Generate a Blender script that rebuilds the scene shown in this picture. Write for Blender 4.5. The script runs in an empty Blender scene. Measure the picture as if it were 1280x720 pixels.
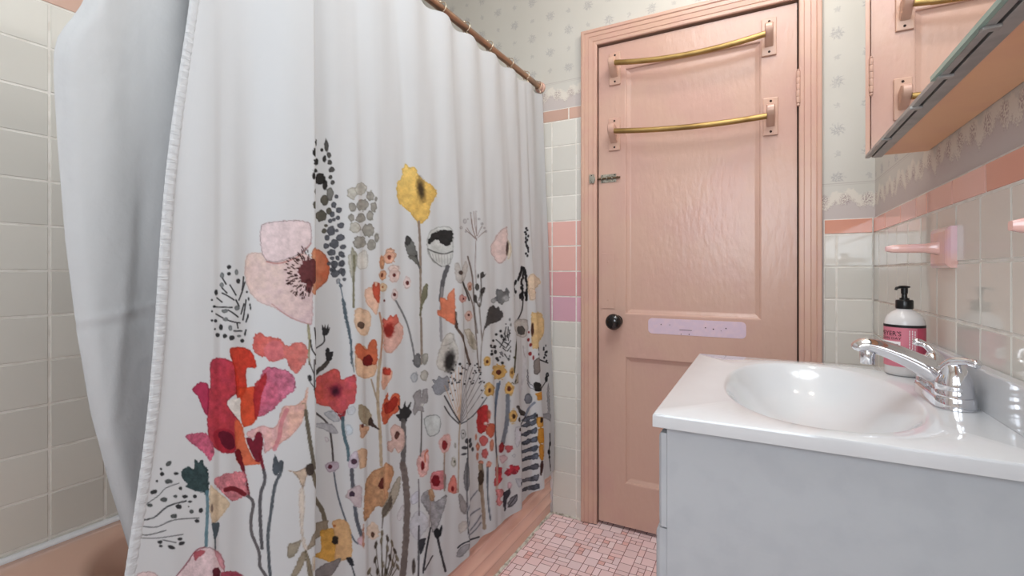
import bpy, bmesh, math, random
import numpy as np
from mathutils import Vector, Matrix
random.seed(7); RNG = np.random.default_rng(11)
scene = bpy.context.scene
col = scene.collection

# ------------------------------------------------------------------ camera
F, YAW, V0, H = 591.0, math.radians(27.9), 340.0, 1.072
CY, SY = math.cos(YAW), math.sin(YAW)
def project(x, y, z):            # room point -> photo pixel (only used to lay the flower print out on the cloth)
    d = -SY*x + CY*y; a = CY*x + SY*y
    return 640 + F*a/d, V0 - F*(z-H)/d, d
def y_at(u, X):                  # where the sight line of photo column u crosses the plane x = X
    a = (u-640)/F
    return X*(CY+SY*a)/(-SY+CY*a)
cam_d = bpy.data.cameras.new('camera'); cam = bpy.data.objects.new('camera', cam_d); col.objects.link(cam)
cam.location = (0, 0, H); cam.rotation_euler = (math.pi/2, 0, YAW)
cam_d.sensor_width = 36; cam_d.lens = 36*F/1280; cam_d.shift_y = -(360-V0)/1280
cam_d.clip_start = .02
scene.camera = cam

# ------------------------------------------------------------------ helpers
def lin(c):
    c = np.asarray(c, float)/255.0
    return np.where(c <= .04045, c/12.92, ((c+.055)/1.055)**2.4)
def rgba(c): return tuple(lin(c)) + (1,)

class X:                          # tiny expression builder over Math nodes
    def __init__(s, nt, v): s.nt, s.v = nt, v
    def op(s, o, *a):
        n = s.nt.nodes.new('ShaderNodeMath'); n.operation = o
        for i, q in enumerate((s,)+a):
            q = q.v if isinstance(q, X) else q
            if isinstance(q, (int, float)): n.inputs[i].default_value = q
            else: s.nt.links.new(q, n.inputs[i])
        return X(s.nt, n.outputs[0])
    def __add__(s, o): return s.op('ADD', o)
    def __sub__(s, o): return s.op('SUBTRACT', o)
    def __mul__(s, o): return s.op('MULTIPLY', o)
    def __truediv__(s, o): return s.op('DIVIDE', o)
    def sin(s): return s.op('SINE')
    def floor(s): return s.op('FLOOR')
    def fract(s): return s.op('FRACT')
    def abs(s): return s.op('ABSOLUTE')
    def lt(s, o): return s.op('LESS_THAN', o)
    def gt(s, o): return s.op('GREATER_THAN', o)
    def smooth(s, a, b):          # 0 below a, 1 above b
        n = s.nt.nodes.new('ShaderNodeMapRange'); n.interpolation_type = 'SMOOTHSTEP'
        s.nt.links.new(s.v, n.inputs[0]); n.inputs[1].default_value = a; n.inputs[2].default_value = b
        return X(s.nt, n.outputs[0])
def mat(name, color, rough=.5, metal=0., spec=.5, bump=None, attr=None, coat=0., var=None, sss=0., trans=0., ior=1.45):
    m = bpy.data.materials.new(name); m.use_nodes = True; nt = m.node_tree; b = nt.nodes['Principled BSDF']
    b.inputs['Base Color'].default_value = rgba(color); b.inputs['Roughness'].default_value = rough
    b.inputs['Metallic'].default_value = metal; b.inputs['Specular IOR Level'].default_value = spec
    b.inputs['Coat Weight'].default_value = coat; b.inputs['Coat Roughness'].default_value = .05
    b.inputs['Transmission Weight'].default_value = trans; b.inputs['IOR'].default_value = ior
    tc = nt.nodes.new('ShaderNodeTexCoord')
    src = None
    if attr:
        a = nt.nodes.new('ShaderNodeAttribute'); a.attribute_name = attr; src = a.outputs['Color']
        nt.links.new(src, b.inputs['Base Color'])
    if var:                       # (scale, colour 2, amount): mottled paint or stone
        n = nt.nodes.new('ShaderNodeTexNoise'); n.inputs['Scale'].default_value = var[0]; n.inputs['Detail'].default_value = 4
        nt.links.new(tc.outputs['Object'], n.inputs['Vector'])
        mx = nt.nodes.new('ShaderNodeMix'); mx.data_type = 'RGBA'
        r = X(nt, n.outputs['Fac']).smooth(.42, .66)*var[2]
        nt.links.new(r.v, mx.inputs[0])
        if src: nt.links.new(src, mx.inputs[6])
        else: mx.inputs[6].default_value = rgba(color)
        mx.inputs[7].default_value = rgba(var[1]); nt.links.new(mx.outputs[2], b.inputs['Base Color'])
    if bump:                      # (scale vector, strength, distance)
        mp = nt.nodes.new('ShaderNodeMapping'); mp.inputs['Scale'].default_value = bump[0]
        nt.links.new(tc.outputs['Object'], mp.inputs['Vector'])
        n = nt.nodes.new('ShaderNodeTexNoise'); n.inputs['Scale'].default_value = 1; n.inputs['Detail'].default_value = 3
        nt.links.new(mp.outputs[0], n.inputs['Vector'])
        bp = nt.nodes.new('ShaderNodeBump'); bp.inputs['Strength'].default_value = bump[1]; bp.inputs['Distance'].default_value = bump[2]
        nt.links.new(n.outputs['Fac'], bp.inputs['Height']); nt.links.new(bp.outputs[0], b.inputs['Normal'])
    return m

def link(name, me, m, parent=None, smooth=False):
    o = bpy.data.objects.new(name, me); col.objects.link(o)
    for q in (m if isinstance(m, (list, tuple)) else [m]): me.materials.append(q)
    if smooth: me.shade_smooth()
    if parent: o.parent = parent
    return o
def obj(name, bm, m, parent=None, smooth=False, auto=None):
    bmesh.ops.recalc_face_normals(bm, faces=bm.faces[:])
    me = bpy.data.meshes.new(name); bm.to_mesh(me); bm.free()
    o = link(name, me, m, parent, smooth)
    if auto: me.set_sharp_from_angle(angle=math.radians(auto))
    return o
def tag(o, label, cat, group=None):
    o['label'] = label; o['category'] = cat
    if group: o['group'] = group
    return o
def struct(o, label=None):
    o['kind'] = 'structure'
    if label: o['label'] = label
    return o
def empty(name, loc=(0, 0, 0)):
    o = bpy.data.objects.new(name, None); col.objects.link(o); o.location = loc; o.empty_display_size = .05
    return o
def place(o, parent):             # parent without moving a mesh modelled in room coordinates
    o.parent = parent; o.matrix_parent_inverse = Matrix.Translation(parent.location).inverted()
    return o
def box(bm, x0, x1, y0, y1, z0, z1, bev=0, seg=2):
    t = bmesh.new()
    vs = [t.verts.new(p) for p in [(x0,y0,z0),(x1,y0,z0),(x1,y1,z0),(x0,y1,z0),(x0,y0,z1),(x1,y0,z1),(x1,y1,z1),(x0,y1,z1)]]
    for f in [(0,3,2,1),(4,5,6,7),(0,1,5,4),(1,2,6,5),(2,3,7,6),(3,0,4,7)]: t.faces.new([vs[i] for i in f])
    if bev: bmesh.ops.bevel(t, geom=t.edges[:], offset=bev, segments=seg, profile=.5, affect='EDGES')
    me = bpy.data.meshes.new('t'); t.to_mesh(me); t.free(); bm.from_mesh(me); bpy.data.meshes.remove(me)
def boxo(name, dims, m, parent=None, bev=0, seg=2):
    bm = bmesh.new(); box(bm, *dims, bev=bev, seg=seg); return obj(name, bm, m, parent)
def loft(bm, loops, close_u=True, cap0=False, cap1=False):
    V = [[bm.verts.new(p) for p in l] for l in loops]; n = len(V[0])
    for a, b in zip(V, V[1:]):
        for i in range(n if close_u else n-1):
            j = (i+1) % n; bm.faces.new((a[i], a[j], b[j], b[i]))
    if cap0: bm.faces.new(V[0][::-1])
    if cap1: bm.faces.new(V[-1])
    return V
def lathe(bm, prof, o=(0, 0, 0), axis='Z', n=32, cap=True, sx=1, sy=1):
    L = []
    for r, h in prof:
        l = []
        for i in range(n):
            t = 2*math.pi*i/n; a, b = r*math.cos(t)*sx, r*math.sin(t)*sy
            p = {'Z': (a, b, h), 'Y': (a, h, b), 'X': (h, a, b)}[axis]
            l.append(tuple(o[k]+p[k] for k in range(3)))
        L.append(l)
    loft(bm, L, cap0=cap, cap1=cap)
def spline(pts, n=8, closed=False):
    P = [np.array(p, float) for p in pts]; N = len(P); out = []
    g = (lambda i: P[i % N]) if closed else (lambda i: P[min(max(i, 0), N-1)])
    for i in range(N if closed else N-1):
        a, b, c, d = g(i-1), g(i), g(i+1), g(i+2)
        for k in range(n):
            t = k/n
            out.append(.5*((2*b)+(c-a)*t+(2*a-5*b+4*c-d)*t*t+(3*b-a-3*c+d)*t**3))
    if not closed: out.append(P[-1])
    return out
def tube(bm, pts, r, n=12, cap=True, ref=None, flat=None):
    """sweep a circle (or an ellipse: r may be a list of (a, b)) along points"""
    P = [Vector(p) for p in pts]; L = []; up = Vector(ref or (0, 0, 1))
    for i, p in enumerate(P):
        d = (P[min(i+1, len(P)-1)]-P[max(i-1, 0)]).normalized()
        s = d.cross(up)
        if s.length < 1e-4: s = d.cross(Vector((1, 0, 0)))
        s.normalize(); u = s.cross(d).normalized()
        q = r[i] if isinstance(r, (list, tuple)) else r
        a, b = q if isinstance(q, (list, tuple)) else (q, q)
        L.append([tuple(p + s*(a*math.cos(2*math.pi*k/n)) + u*(b*math.sin(2*math.pi*k/n))) for k in range(n)])
    loft(bm, L, cap0=cap, cap1=cap)
def rrect(x0, x1, y0, y1, r, z, n=96):     # rounded rectangle, points matched by position along the outline
    pts = []; k = n//8
    for cx, cy, a0 in ((x1-r, y1-r, 0), (x0+r, y1-r, 90), (x0+r, y0+r, 180), (x1-r, y0+r, 270)):
        for i in range(k+1):
            a = math.radians(a0+90*i/k); pts.append((cx+r*math.cos(a), cy+r*math.sin(a)))
    out = []
    for i in range(len(pts)):
        a, b = pts[i], pts[(i+1) % len(pts)]
        out.append(a)
        if i % (k+1) == k:
            for j in range(1, k): out.append((a[0]+(b[0]-a[0])*j/k, a[1]+(b[1]-a[1])*j/k))
    return [(x, y, z) for x, y in out]

# ------------------------------------------------------------------ materials
PINK = (203, 167, 151)
M = {}
def wallpaper(name, tops):
    m = bpy.data.materials.new(name); m.use_nodes = True; nt = m.node_tree; b = nt.nodes['Principled BSDF']
    b.inputs['Roughness'].default_value = .6; b.inputs['Specular IOR Level'].default_value = .25
    g = nt.nodes.new('ShaderNodeNewGeometry'); sp = nt.nodes.new('ShaderNodeSeparateXYZ'); nt.links.new(g.outputs['Position'], sp.inputs[0])
    px, py, pz = (X(nt, sp.outputs[i]) for i in range(3))
    h = px + py                                           # runs along either wall
    def noise(sc, det=2, vec=None):
        n = nt.nodes.new('ShaderNodeTexNoise'); n.inputs['Scale'].default_value = sc; n.inputs['Detail'].default_value = det
        nt.links.new(g.outputs['Position'], n.inputs['Vector']); return X(nt, n.outputs['Fac'])
    nz, nf = noise(210, 1), noise(120, 3)
    n1, n2 = noise(95, 2), noise(77, 2)
    # half-drop repeat of grey blossoms with a small sprig between them
    def rep(off_h, off_z, r, petals):
        cx = ((h + off_h)/.178).fract() - .5; cz = ((pz + off_z)/.165).fract() - .5
        dx, dz = cx*.178 + (n1 - .5)*.022, cz*.165 + (n2 - .5)*.022
        d = (dx*dx + dz*dz).op('SQRT'); th = dz.op('ARCTAN2', dx)
        lobe = (th*petals + d*60.0).sin().abs()*.55 + .45
        return (d/(lobe*r + .0001)).smooth(1.0, .55)*(d.smooth(.0, r*.2)*.5 + .5)
    H0 = .755 + .0
    flowers = rep(-.844+.089, -2.302+.0825, .027, 4.5).op('MAXIMUM', rep(-.844, -2.302+.165, .027, 4.5))
    sprig = rep(-.844+.0, -2.302+.0825, .013, 2.5).op('MAXIMUM', rep(-.844+.089, -2.302+.165, .013, 2.5))
    motif = (flowers*(nz.smooth(.36, .58)*.8 + .2)).op('MAXIMUM', sprig*.6)
    # border above the tile: gray dado, scalloped lace with dark blossoms, thin double rule
    e = pz - tops[0] if len(tops) == 1 else pz - (px.lt(-.4)*(tops[0]-tops[1]) + tops[1])
    wob = (h*52.0).sin()*.010 + (h*131.0).sin()*.006 + (nf - .5)*.03
    edge = e - wob
    dado = edge.smooth(.050, .044)
    cell = ((h/.062).fract() - .5)*.062; dz = e - .066
    blo = (cell*cell*1.4 + dz*dz).op('SQRT').smooth(.026, .010)*noise(230, 1).smooth(.44, .58)
    fringe = (edge - .050).abs().smooth(.012, .002)*noise(300, 1).smooth(.45, .6)*.55
    rule = (e - .122).abs().smooth(.0022, .0008)*.6 + (e - .116).abs().smooth(.0016, .0006)*.4
    above = e.gt(.128)
    def mix(fac, a, bcol):
        n = nt.nodes.new('ShaderNodeMix'); n.data_type = 'RGBA'; nt.links.new(fac.v, n.inputs[0])
        if isinstance(a, tuple): n.inputs[6].default_value = rgba(a)
        else: nt.links.new(a, n.inputs[6])
        n.inputs[7].default_value = rgba(bcol); return n.outputs[2]
    c = mix(noise(6, 2), (208, 205, 198), (199, 196, 188))
    c = mix((h*760.0).sin().smooth(.3, 1)*.10, c, (206, 202, 194))
    c = mix(motif*above*.55, c, (152, 150, 154))
    c = mix(dado*.75, c, (194, 182, 180))
    c = mix((edge - .068).abs().smooth(.026, .014)*.6, c, (228, 220, 208))
    c = mix((blo.op('MAXIMUM', fringe))*e.gt(.0)*.7, c, (146, 120, 122))
    c = mix(rule, c, (176, 168, 164))
    nt.links.new(c, b.inputs['Base Color'])
    return m
M['paper_back'] = wallpaper('wallpaper_back', (1.794, 1.253))
M['paper_right'] = wallpaper('wallpaper_right', (1.253,))
M['tile'] = mat('glazed_tile', (200, 197, 185), .06, attr='Col', spec=.6, bump=((9, 9, 9), .10, .003))
M['grout'] = mat('grout', (232, 228, 221), .85, var=(30, (206, 198, 186), .5))
M['plaster'] = mat('ceiling_paint', (238, 234, 226), .9)
M['pink_paint'] = mat('pink_gloss_paint', PINK, .25, bump=((55, 55, 20), .5, .003), var=(5, (200, 160, 149), .6))
M['pink_trim'] = mat('pink_trim_paint', (206, 169, 150), .27, bump=((40, 40, 10), .3, .003), var=(8, (202, 160, 148), .6))
M['cab_pink'] = mat('peach_cabinet_paint', (246, 194, 150), .4, var=(9, (240, 184, 148), .6))
M['gap'] = mat('dark_gap', (60, 38, 30), .9)
M['lilac'] = mat('bare_lilac_paint', (212, 190, 206), .45, var=(40, (222, 196, 206), .7))
M['black'] = mat('black_plastic', (16, 16, 18), .28)
M['knob'] = mat('black_glazed_knob', (14, 11, 11), .12, coat=.5)
M['hole'] = mat('dark_hole', (46, 32, 28), .9)
M['brass'] = mat('tarnished_brass', (172, 142, 88), .4, metal=.75, var=(9, (124, 96, 54), .7))
M['chrome'] = mat('chrome', (226, 226, 230), .06, metal=1)
M['steel'] = mat('dull_steel', (176, 172, 160), .35, metal=.8, var=(90, (90, 80, 64), .5))
M['alu'] = mat('grey_aluminium', (172, 174, 172), .4, metal=.45, var=(30, (140, 142, 140), .5))
M['darkslot'] = mat('dark_slot', (34, 34, 36), .6)
M['mirror'] = mat('mirror_silver', (244, 246, 246), .015, metal=1)
M['green_glass'] = mat('green_glass_edge', (140, 176, 166), .15, spec=.6)
M['tub'] = mat('pink_enamel', (232, 188, 168), .16, coat=.25)
M['caulk'] = mat('white_caulk', (222, 222, 224), .5, bump=((60, 60, 60), .4, .004))
M['old_caulk'] = mat('ragged_caulk', (212, 206, 194), .8, var=(45, (128, 120, 104), .75), bump=((120, 120, 120), .8, .006))
M['cloth'] = mat('printed_cotton', (226, 226, 224), .92, attr='Col', spec=.15, bump=((420, 420, 300), .10, .001))
M['liner'] = mat('white_liner_cloth', (187, 188, 189), .9, spec=.15, bump=((40, 40, 34), .4, .004))
M['hem'] = mat('hem_cotton', (188, 189, 191), .92, spec=.15, bump=((60, 60, 420), .5, .003))
M['rod'] = mat('copper_toned_rod', (176, 142, 118), .3, metal=.85, var=(14, (132, 110, 96), .6))
M['hook'] = mat('nickel_ring', (206, 190, 168), .25, metal=.9)
M['marble'] = mat('cultured_marble', (206, 207, 209), .08, coat=.3, var=(7, (203, 204, 206), .7))
M['cabinet'] = mat('white_cabinet_paint', (182, 186, 190), .5, bump=((9, 60, 60), .15, .002), var=(24, (175, 179, 184), .6))
M['bottle'] = mat('frosted_bottle', (226, 222, 220), .22, trans=.15)
M['label'] = mat('pink_label', (206, 118, 134), .4)
M['label_dark'] = mat('deep_pink_label', (184, 72, 94), .4)
M['label_white'] = mat('white_label', (236, 228, 228), .4)
M['ink'] = mat('black_ink', (26, 20, 22), .5)
M['porcelain'] = mat('pink_porcelain', (232, 186, 176), .15, coat=.3, var=(14, (222, 184, 204), .6))
M['floor_pink'] = mat('floor_pink', (216, 176, 172), .32, attr='Col')
M['floor_grout'] = mat('floor_grout', (136, 84, 80), .8)
M['dark_backing'] = mat('dark_door_backing', (90, 70, 60), .9)  # dark colour stands in for the shade behind the door
M['lamp'] = mat('opal_lamp_glass', (250, 244, 232), .3)
lm = M['lamp'].node_tree.nodes['Principled BSDF']; lm.inputs['Emission Color'].default_value = (1, .9, .76, 1); lm.inputs['Emission Strength'].default_value = 3
M['panel'] = mat('fill_panel_glow', (245, 248, 250), .4)  # glowing face of the added fill panel
pn = M['panel'].node_tree.nodes['Principled BSDF']; pn.inputs['Emission Color'].default_value = (.88, .94, 1, 1); pn.inputs['Emission Strength'].default_value = 3
M['wframe'] = mat('white_window_paint', (232, 232, 228), .4)
M['glass'] = mat('window_glass', (255, 255, 255), .02, trans=1)

# ------------------------------------------------------------------ setting
XL, XR, YB, YN, ZC = -1.57, .3256, 1.947, -.95, 2.64
def shade(c, k): return tuple(min(255, max(0, v*k)) for v in c)
GRAY, PTILE, PLILAC = (215, 212, 204), (224, 176, 166), (216, 170, 184)

def tile_panel(name, origin, ux, cols, rows, nrm, parent, holes=()):
    """one sheet of bevelled tiles. cols: list of (a0,a1); rows: list of (z0,z1,colour, colspan list or None)"""
    verts, faces, cols_f, mi = [], [], [], []
    ux = Vector(ux); nrm = Vector(nrm); o = Vector(origin)
    def P(a, z, d): return tuple(o + ux*a + Vector((0, 0, z)) + nrm*d)
    g, bv = .0024, .0014
    for z0, z1, c, cl in rows:
        cs = cl or cols
        # grout behind this row
        a0, a1 = cs[0][0], cs[-1][1]; b = len(verts)
        verts += [P(a0, z0, .0034), P(a1, z0, .0034), P(a1, z1, .0034), P(a0, z1, .0034)]
        faces.append((b, b+1, b+2, b+3)); mi.append(1); cols_f.append((1, 1, 1))
        for p, q in cs:
            if q-p < .008 or z1-z0 < .008: continue
            t = [random.uniform(-.0003, .0003) for _ in range(4)]; b = len(verts)
            for (aa, zz) in ((p+g, z0+g), (q-g, z0+g), (q-g, z1-g), (p+g, z1-g)): verts.append(P(aa, zz, .0030))
            for k, (aa, zz) in enumerate(((p+g+bv, z0+g+bv), (q-g-bv, z0+g+bv), (q-g-bv, z1-g-bv), (p+g+bv, z1-g-bv))): verts.append(P(aa, zz, .005+t[k]))
            cc = tuple(lin(shade(c() if callable(c) else c, random.uniform(.965, 1.03))))
            for f in ((4, 5, 6, 7), (0, 1, 5, 4), (1, 2, 6, 5), (2, 3, 7, 6), (3, 0, 4, 7)):
                faces.append(tuple(b+i for i in f)); mi.append(0); cols_f.append(cc)
    me = bpy.data.meshes.new(name); me.from_pydata(verts, [], faces)
    at = me.color_attributes.new('Col', 'FLOAT_COLOR', 'CORNER'); k = 0; buf = []
    for f, c in zip(faces, cols_f): buf += list(c+(1,))*len(f)
    at.data.foreach_set('color', buf)
    me.polygons.foreach_set('material_index', mi); me.update()
    return struct(link(name, me, [M['tile'], M['grout']], parent))
def strips(a0, a1, line, pitch):
    k = math.floor((a0-line)/pitch); out = []
    x = line + k*pitch
    while x < a1-1e-6:
        p, q = max(x, a0), min(x+pitch, a1)
        if q-p > 1e-4: out.append((p, q))
        x += pitch
    return out
T = .1108
# floor: pink random mosaic in dark red grout
def mosaic(x0, x1, y0, y1, u=.0235):
    nx, ny = int((x1-x0)/u)+1, int((y1-y0)/u)+1
    used = np.zeros((nx, ny), bool); V, Fc, C, MI = [], [], [], []
    V += [(x0, y0, -.0012), (x1, y0, -.0012), (x1, y1, -.0012), (x0, y1, -.0012)]; Fc.append((0, 1, 2, 3)); C.append((1, 1, 1)); MI.append(1)
    rnd = random.Random(5)
    pal = [(242, 216, 218), (240, 210, 210), (238, 204, 202), (244, 220, 220), (230, 182, 176), (242, 212, 212)]
    for i in range(nx):
        for j in range(ny):
            if used[i, j]: continue
            opts = [(2, 2)]*5 + [(2, 1)]*3 + [(1, 2)]*3 + [(1, 1)]*3
            rnd.shuffle(opts)
            for w, h in opts:
                if i+w <= nx and j+h <= ny and not used[i:i+w, j:j+h].any(): break
            else: w = h = 1
            used[i:i+w, j:j+h] = True
            g = .0012; p, q = x0+i*u+g, x0+(i+w)*u-g; r, s = y0+j*u+g, y0+(j+h)*u-g
            q, s = min(q, x1), min(s, y1)
            if q <= p or s <= r: continue
            b = len(V); V += [(p, r, 0), (q, r, 0), (q, s, 0), (p, s, 0)]; Fc.append((b, b+1, b+2, b+3))
            c = rnd.choice(pal[:4]+[pal[5]]) if w*h > 1 else rnd.choice(pal+[pal[4]]*3)
            C.append(tuple(lin(shade(c, rnd.uniform(.96, 1.03))))); MI.append(0)
    me = bpy.data.meshes.new('floor'); me.from_pydata(V, [], Fc)
    at = me.color_attributes.new('Col', 'FLOAT_COLOR', 'CORNER'); buf = []
    for f, c in zip(Fc, C): buf += list(c+(1,))*len(f)
    at.data.foreach_set('color', buf); me.polygons.foreach_set('material_index', MI); me.update()
    return struct(link('floor', me, [M['floor_pink'], M['floor_grout']]), 'pink mosaic floor of mixed squares and rectangles with dark red grout')
mosaic(XL, XR+.005, YN, 2.10)
bm = bmesh.new(); box(bm, XL-.1, XR+.1, YN-.1, 2.25, ZC, ZC+.06); struct(obj('ceiling', bm, M['plaster']), 'white painted ceiling')

# back wall with the door opening
DX0, DX1, DZ1 = -.622, .1145, 2.034
bm = bmesh.new()
for d in ((XL-.1, DX0-.012, YB+.005, YB+.10, 0, ZC), (DX1+.012, XR+.1, YB+.005, YB+.10, 0, ZC), (DX0-.012, DX1+.012, YB+.005, YB+.10, DZ1+.012, ZC)): box(bm, *d)
wall_back = struct(obj('wall_back', bm, M['paper_back']), 'papered end wall around the pink door')
def ptile():
    return random.choice([PTILE, PTILE, (216, 164, 158)])
rows = []
z = 1.74
for k in range(16):
    c = GRAY if k < 4 or k > 7 else (PTILE if k < 6 else (PLILAC if k == 7 else (216, 162, 162)))
    rows.append((max(z-T*(k+1), 0), z-T*k, c, None))
caps = strips(XL, -.690, -.75, .153)
tile_panel('tile_panel', (0, YB+.005, 0), (1, 0, 0), strips(XL, -.690, -.829, .1135), rows+[(1.74, 1.794, PINK, caps)], (0, -1, 0), wall_back)
rows_r = [(max(1.201-T*(k+1), 0), 1.201-T*k, GRAY, None) for k in range(11)]
tile_panel('tile_panel', (0, YB+.005, 0), (1, 0, 0), strips(.1875, XR, .224, .1135), rows_r+[(1.201, 1.253, (222, 160, 138), strips(.1875, XR, .1, .3))], (0, -1, 0), wall_back)
# left wall
bm = bmesh.new(); box(bm, XL-.1, XL-.005, YN-.1, 2.06, 0, ZC); wall_left = struct(obj('wall_left', bm, M['paper_back']), 'tiled long wall beside the bathtub')
rows_l = [(max(1.74-T*(k+1), 0), 1.74-T*k, GRAY, None) for k in range(16)]
tile_panel('tile_panel', (XL-.005, 0, 0), (0, 1, 0), strips(-.1, YB, .502, .1125), rows_l+[(1.74, 1.794, PINK, strips(-.1, YB, .42, .153))], (1, 0, 0), wall_left)
# right wall
bm = bmesh.new(); box(bm, XR+.005, XR+.10, YN-.1, 2.06, 0, ZC); wall_right = struct(obj('wall_right', bm, M['paper_right']), 'papered and tiled wall behind the vanity')
caps_r = [(-.2, .115), (.115, .27), (.27, .425), (.425, .58), (.58, .735), (.735, .90), (.90, 1.056), (1.056, 1.211), (1.211, 1.372), (1.372, 1.455), (1.455, 1.60), (1.60, 1.78), (1.78, YB)]
prand = random.Random(3)
tile_panel('tile_panel', (XR+.005, 0, 0), (0, 1, 0), strips(-.2, YB, 1.076, .1125), rows_r+[(1.201, 1.253, lambda: prand.choice([(224, 168, 150), (220, 152, 130), (222, 172, 160)]), caps_r)], (-1, 0, 0), wall_right)
# near wall (behind the photographer) with a window
bm = bmesh.new()
WX0, WX1, WZ0, WZ1 = -.50, .24, 1.0, 2.05
for d in ((XL-.1, WX0, YN-.1, YN, 0, ZC), (WX1, XR+.1, YN-.1, YN, 0, ZC), (WX0, WX1, YN-.1, YN, 0, WZ0), (WX0, WX1, YN-.1, YN, WZ1, ZC)): box(bm, *d)
struct(obj('wall_near', bm, M['plaster']), 'painted wall opposite the door')
win = struct(empty('window_1', ((WX0+WX1)/2, YN, WZ0)), 'white sash window opposite the door')
bm = bmesh.new()
for d in ((WX0-.05, WX0+.02, YN-.06, YN+.02, WZ0-.05, WZ1+.05), (WX1-.02, WX1+.05, YN-.06, YN+.02, WZ0-.05, WZ1+.05), (WX0, WX1, YN-.06, YN+.02, WZ1-.02, WZ1+.05), (WX0, WX1, YN-.06, YN+.03, WZ0-.05, WZ0+.02), (WX0, WX1, YN-.05, YN-.01, 1.58, 1.62)): box(bm, *d, bev=.003)
place(obj('window_frame', bm, M['wframe']), win)
bm = bmesh.new(); box(bm, WX0, WX1, YN-.034, YN-.030, WZ0, WZ1); place(obj('window_pane', bm, M['glass']), win)
# door casing with mitred, reeded profile
def casing():
    prof = [(0, -.002), (0, .012), (.003, .0145), (.014, .015), (.0155, .0135), (.017, .016), (.034, .0175), (.0355, .016), (.037, .0185), (.050, .019), (.052, .0175), (.055, .021), (.065, .021), (.068, .019), (.068, -.002)]
    x0, x1, zt = DX0+.002, DX1-.001, DZ1+.0
    L = []
    for d, h in prof:
        y = YB+.003-h
        L.append([(x0-d, y, .004), (x0-d, y, zt+d), (x1+d, y, zt+d), (x1+d, y, .004)])
    bm = bmesh.new(); loft(bm, L, close_u=False)
    # jamb faces inside the opening
    for d in ((DX0-.012, DX0+.002, YB+.001, YB+.06, 0, DZ1), (DX1-.001, DX1+.012, YB+.001, YB+.06, 0, DZ1), (DX0-.01, DX1+.01, YB+.001, YB+.06, DZ1, DZ1+.012)): box(bm, *d)
    return struct(obj('trim_1', bm, M['pink_trim']), 'pink painted reeded door casing')
casing()
bm = bmesh.new(); box(bm, DX0-.15, DX1+.15, 2.13, 2.16, 0, 2.3); box(bm, DX0-.15, DX1+.15, YB+.10, 2.16, DZ1+.012, 2.3); box(bm, DX0-.15, DX0-.012, YB+.10, 2.16, 0, 2.3); box(bm, DX1+.012, DX1+.15, YB+.10, 2.16, 0, 2.3)  # backing boxes added to stop light leaking in under the door
struct(obj('door_backing', bm, M['dark_backing']), 'dark backing added behind the door to keep light out of its gap')

# ------------------------------------------------------------------ door
DF = YB+.006                       # door face
door = struct(empty('door_1', (-.25, DF, 0)), 'pink painted two-panel door')
def door_slab():
    x0, x1, z0, z1 = -.6155, .1085, .016, 2.026
    bm = bmesh.new()
    def quad(*p): bm.faces.new([bm.verts.new(q) for q in p])
    pans = [(-.505, -.002, .896, 1.918), (-.503, -.004, .194, .721)]
    xs = [x0, -.504, -.003, x1]; zs = [z0, .194, .721, .896, 1.918, z1]
    y = DF
    # stiles, rails
    for a, b in ((x0, -.504), (-.003, x1)): quad((a, y, z0), (b, y, z0), (b, y, z1), (a, y, z1))
    for a, b in ((z0, .194), (.721, .896), (1.918, z1)): quad((-.504, y, a), (-.003, y, a), (-.003, y, b), (-.504, y, b))
    for (a, b, c, d) in ((-.504, -.003, .896, 1.918), (-.504, -.003, .194, .721)):
        lv = [(0, 0), (.004, .0015), (.006, .006), (.018, .0115), (.022, .0125)]
        L = [[(a+o, y+dep, c+o), (b-o, y+dep, c+o), (b-o, y+dep, d-o), (a+o, y+dep, d-o)] for o, dep in lv]
        V = loft(bm, L, cap1=True)
    # edges and back
    for p in (((x0, y, z0), (x0, y, z1), (x0, y+.035, z1), (x0, y+.035, z0)), ((x1, y, z0), (x1, y, z1), (x1, y+.035, z1), (x1, y+.035, z0)),
              ((x0, y, z1), (x1, y, z1), (x1, y+.035, z1), (x0, y+.035, z1)), ((x0, y, z0), (x1, y, z0), (x1, y+.035, z0), (x0, y+.035, z0)),
              ((x0, y+.035, z0), (x1, y+.035, z0), (x1, y+.035, z1), (x0, y+.035, z1))): quad(*p)
    bmesh.ops.remove_doubles(bm, verts=bm.verts[:], dist=1e-5)
    return place(obj('door_slab', bm, M['pink_paint']), door)
door_slab()
bm = bmesh.new(); lathe(bm, [(.001, 0), (.024, 0), (.025, -.004), (.014, -.008), (.011, -.030), (.022, -.036), (.031, -.046), (.0335, -.054), (.031, -.063), (.022, -.071), (.010, -.0745), (.001, -.075)], (-.537, DF, .868), 'Y', 32, cap=False)
o = place(obj('doorknob', bm, M['knob'], smooth=True), door); o['label'] = 'round black doorknob'
bm = bmesh.new(); box(bm, -.604, -.547, DF-.003, DF+.001, .918, 1.152, bev=.001)
for zz in (.955, 1.115): lathe(bm, [(.001, -.0045), (.004, -.004), (.0045, -.003)], (-.575, DF, zz), 'Y', 12, cap=False)
place(obj('cover_plate', bm, M['pink_paint']), door)
bm = bmesh.new(); L = rrect(-.409, -.053, .824, .886, .016, 0, 48)
loft(bm, [[(x, DF+.0005, y) for x, y, _ in L], [(x, DF-.0012, y) for x, y, _ in L]], cap1=True)
pp = place(obj('paint_patch', bm, M['lilac']), door); pp['label'] = 'lilac strip of bare paint with old screw holes'
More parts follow.
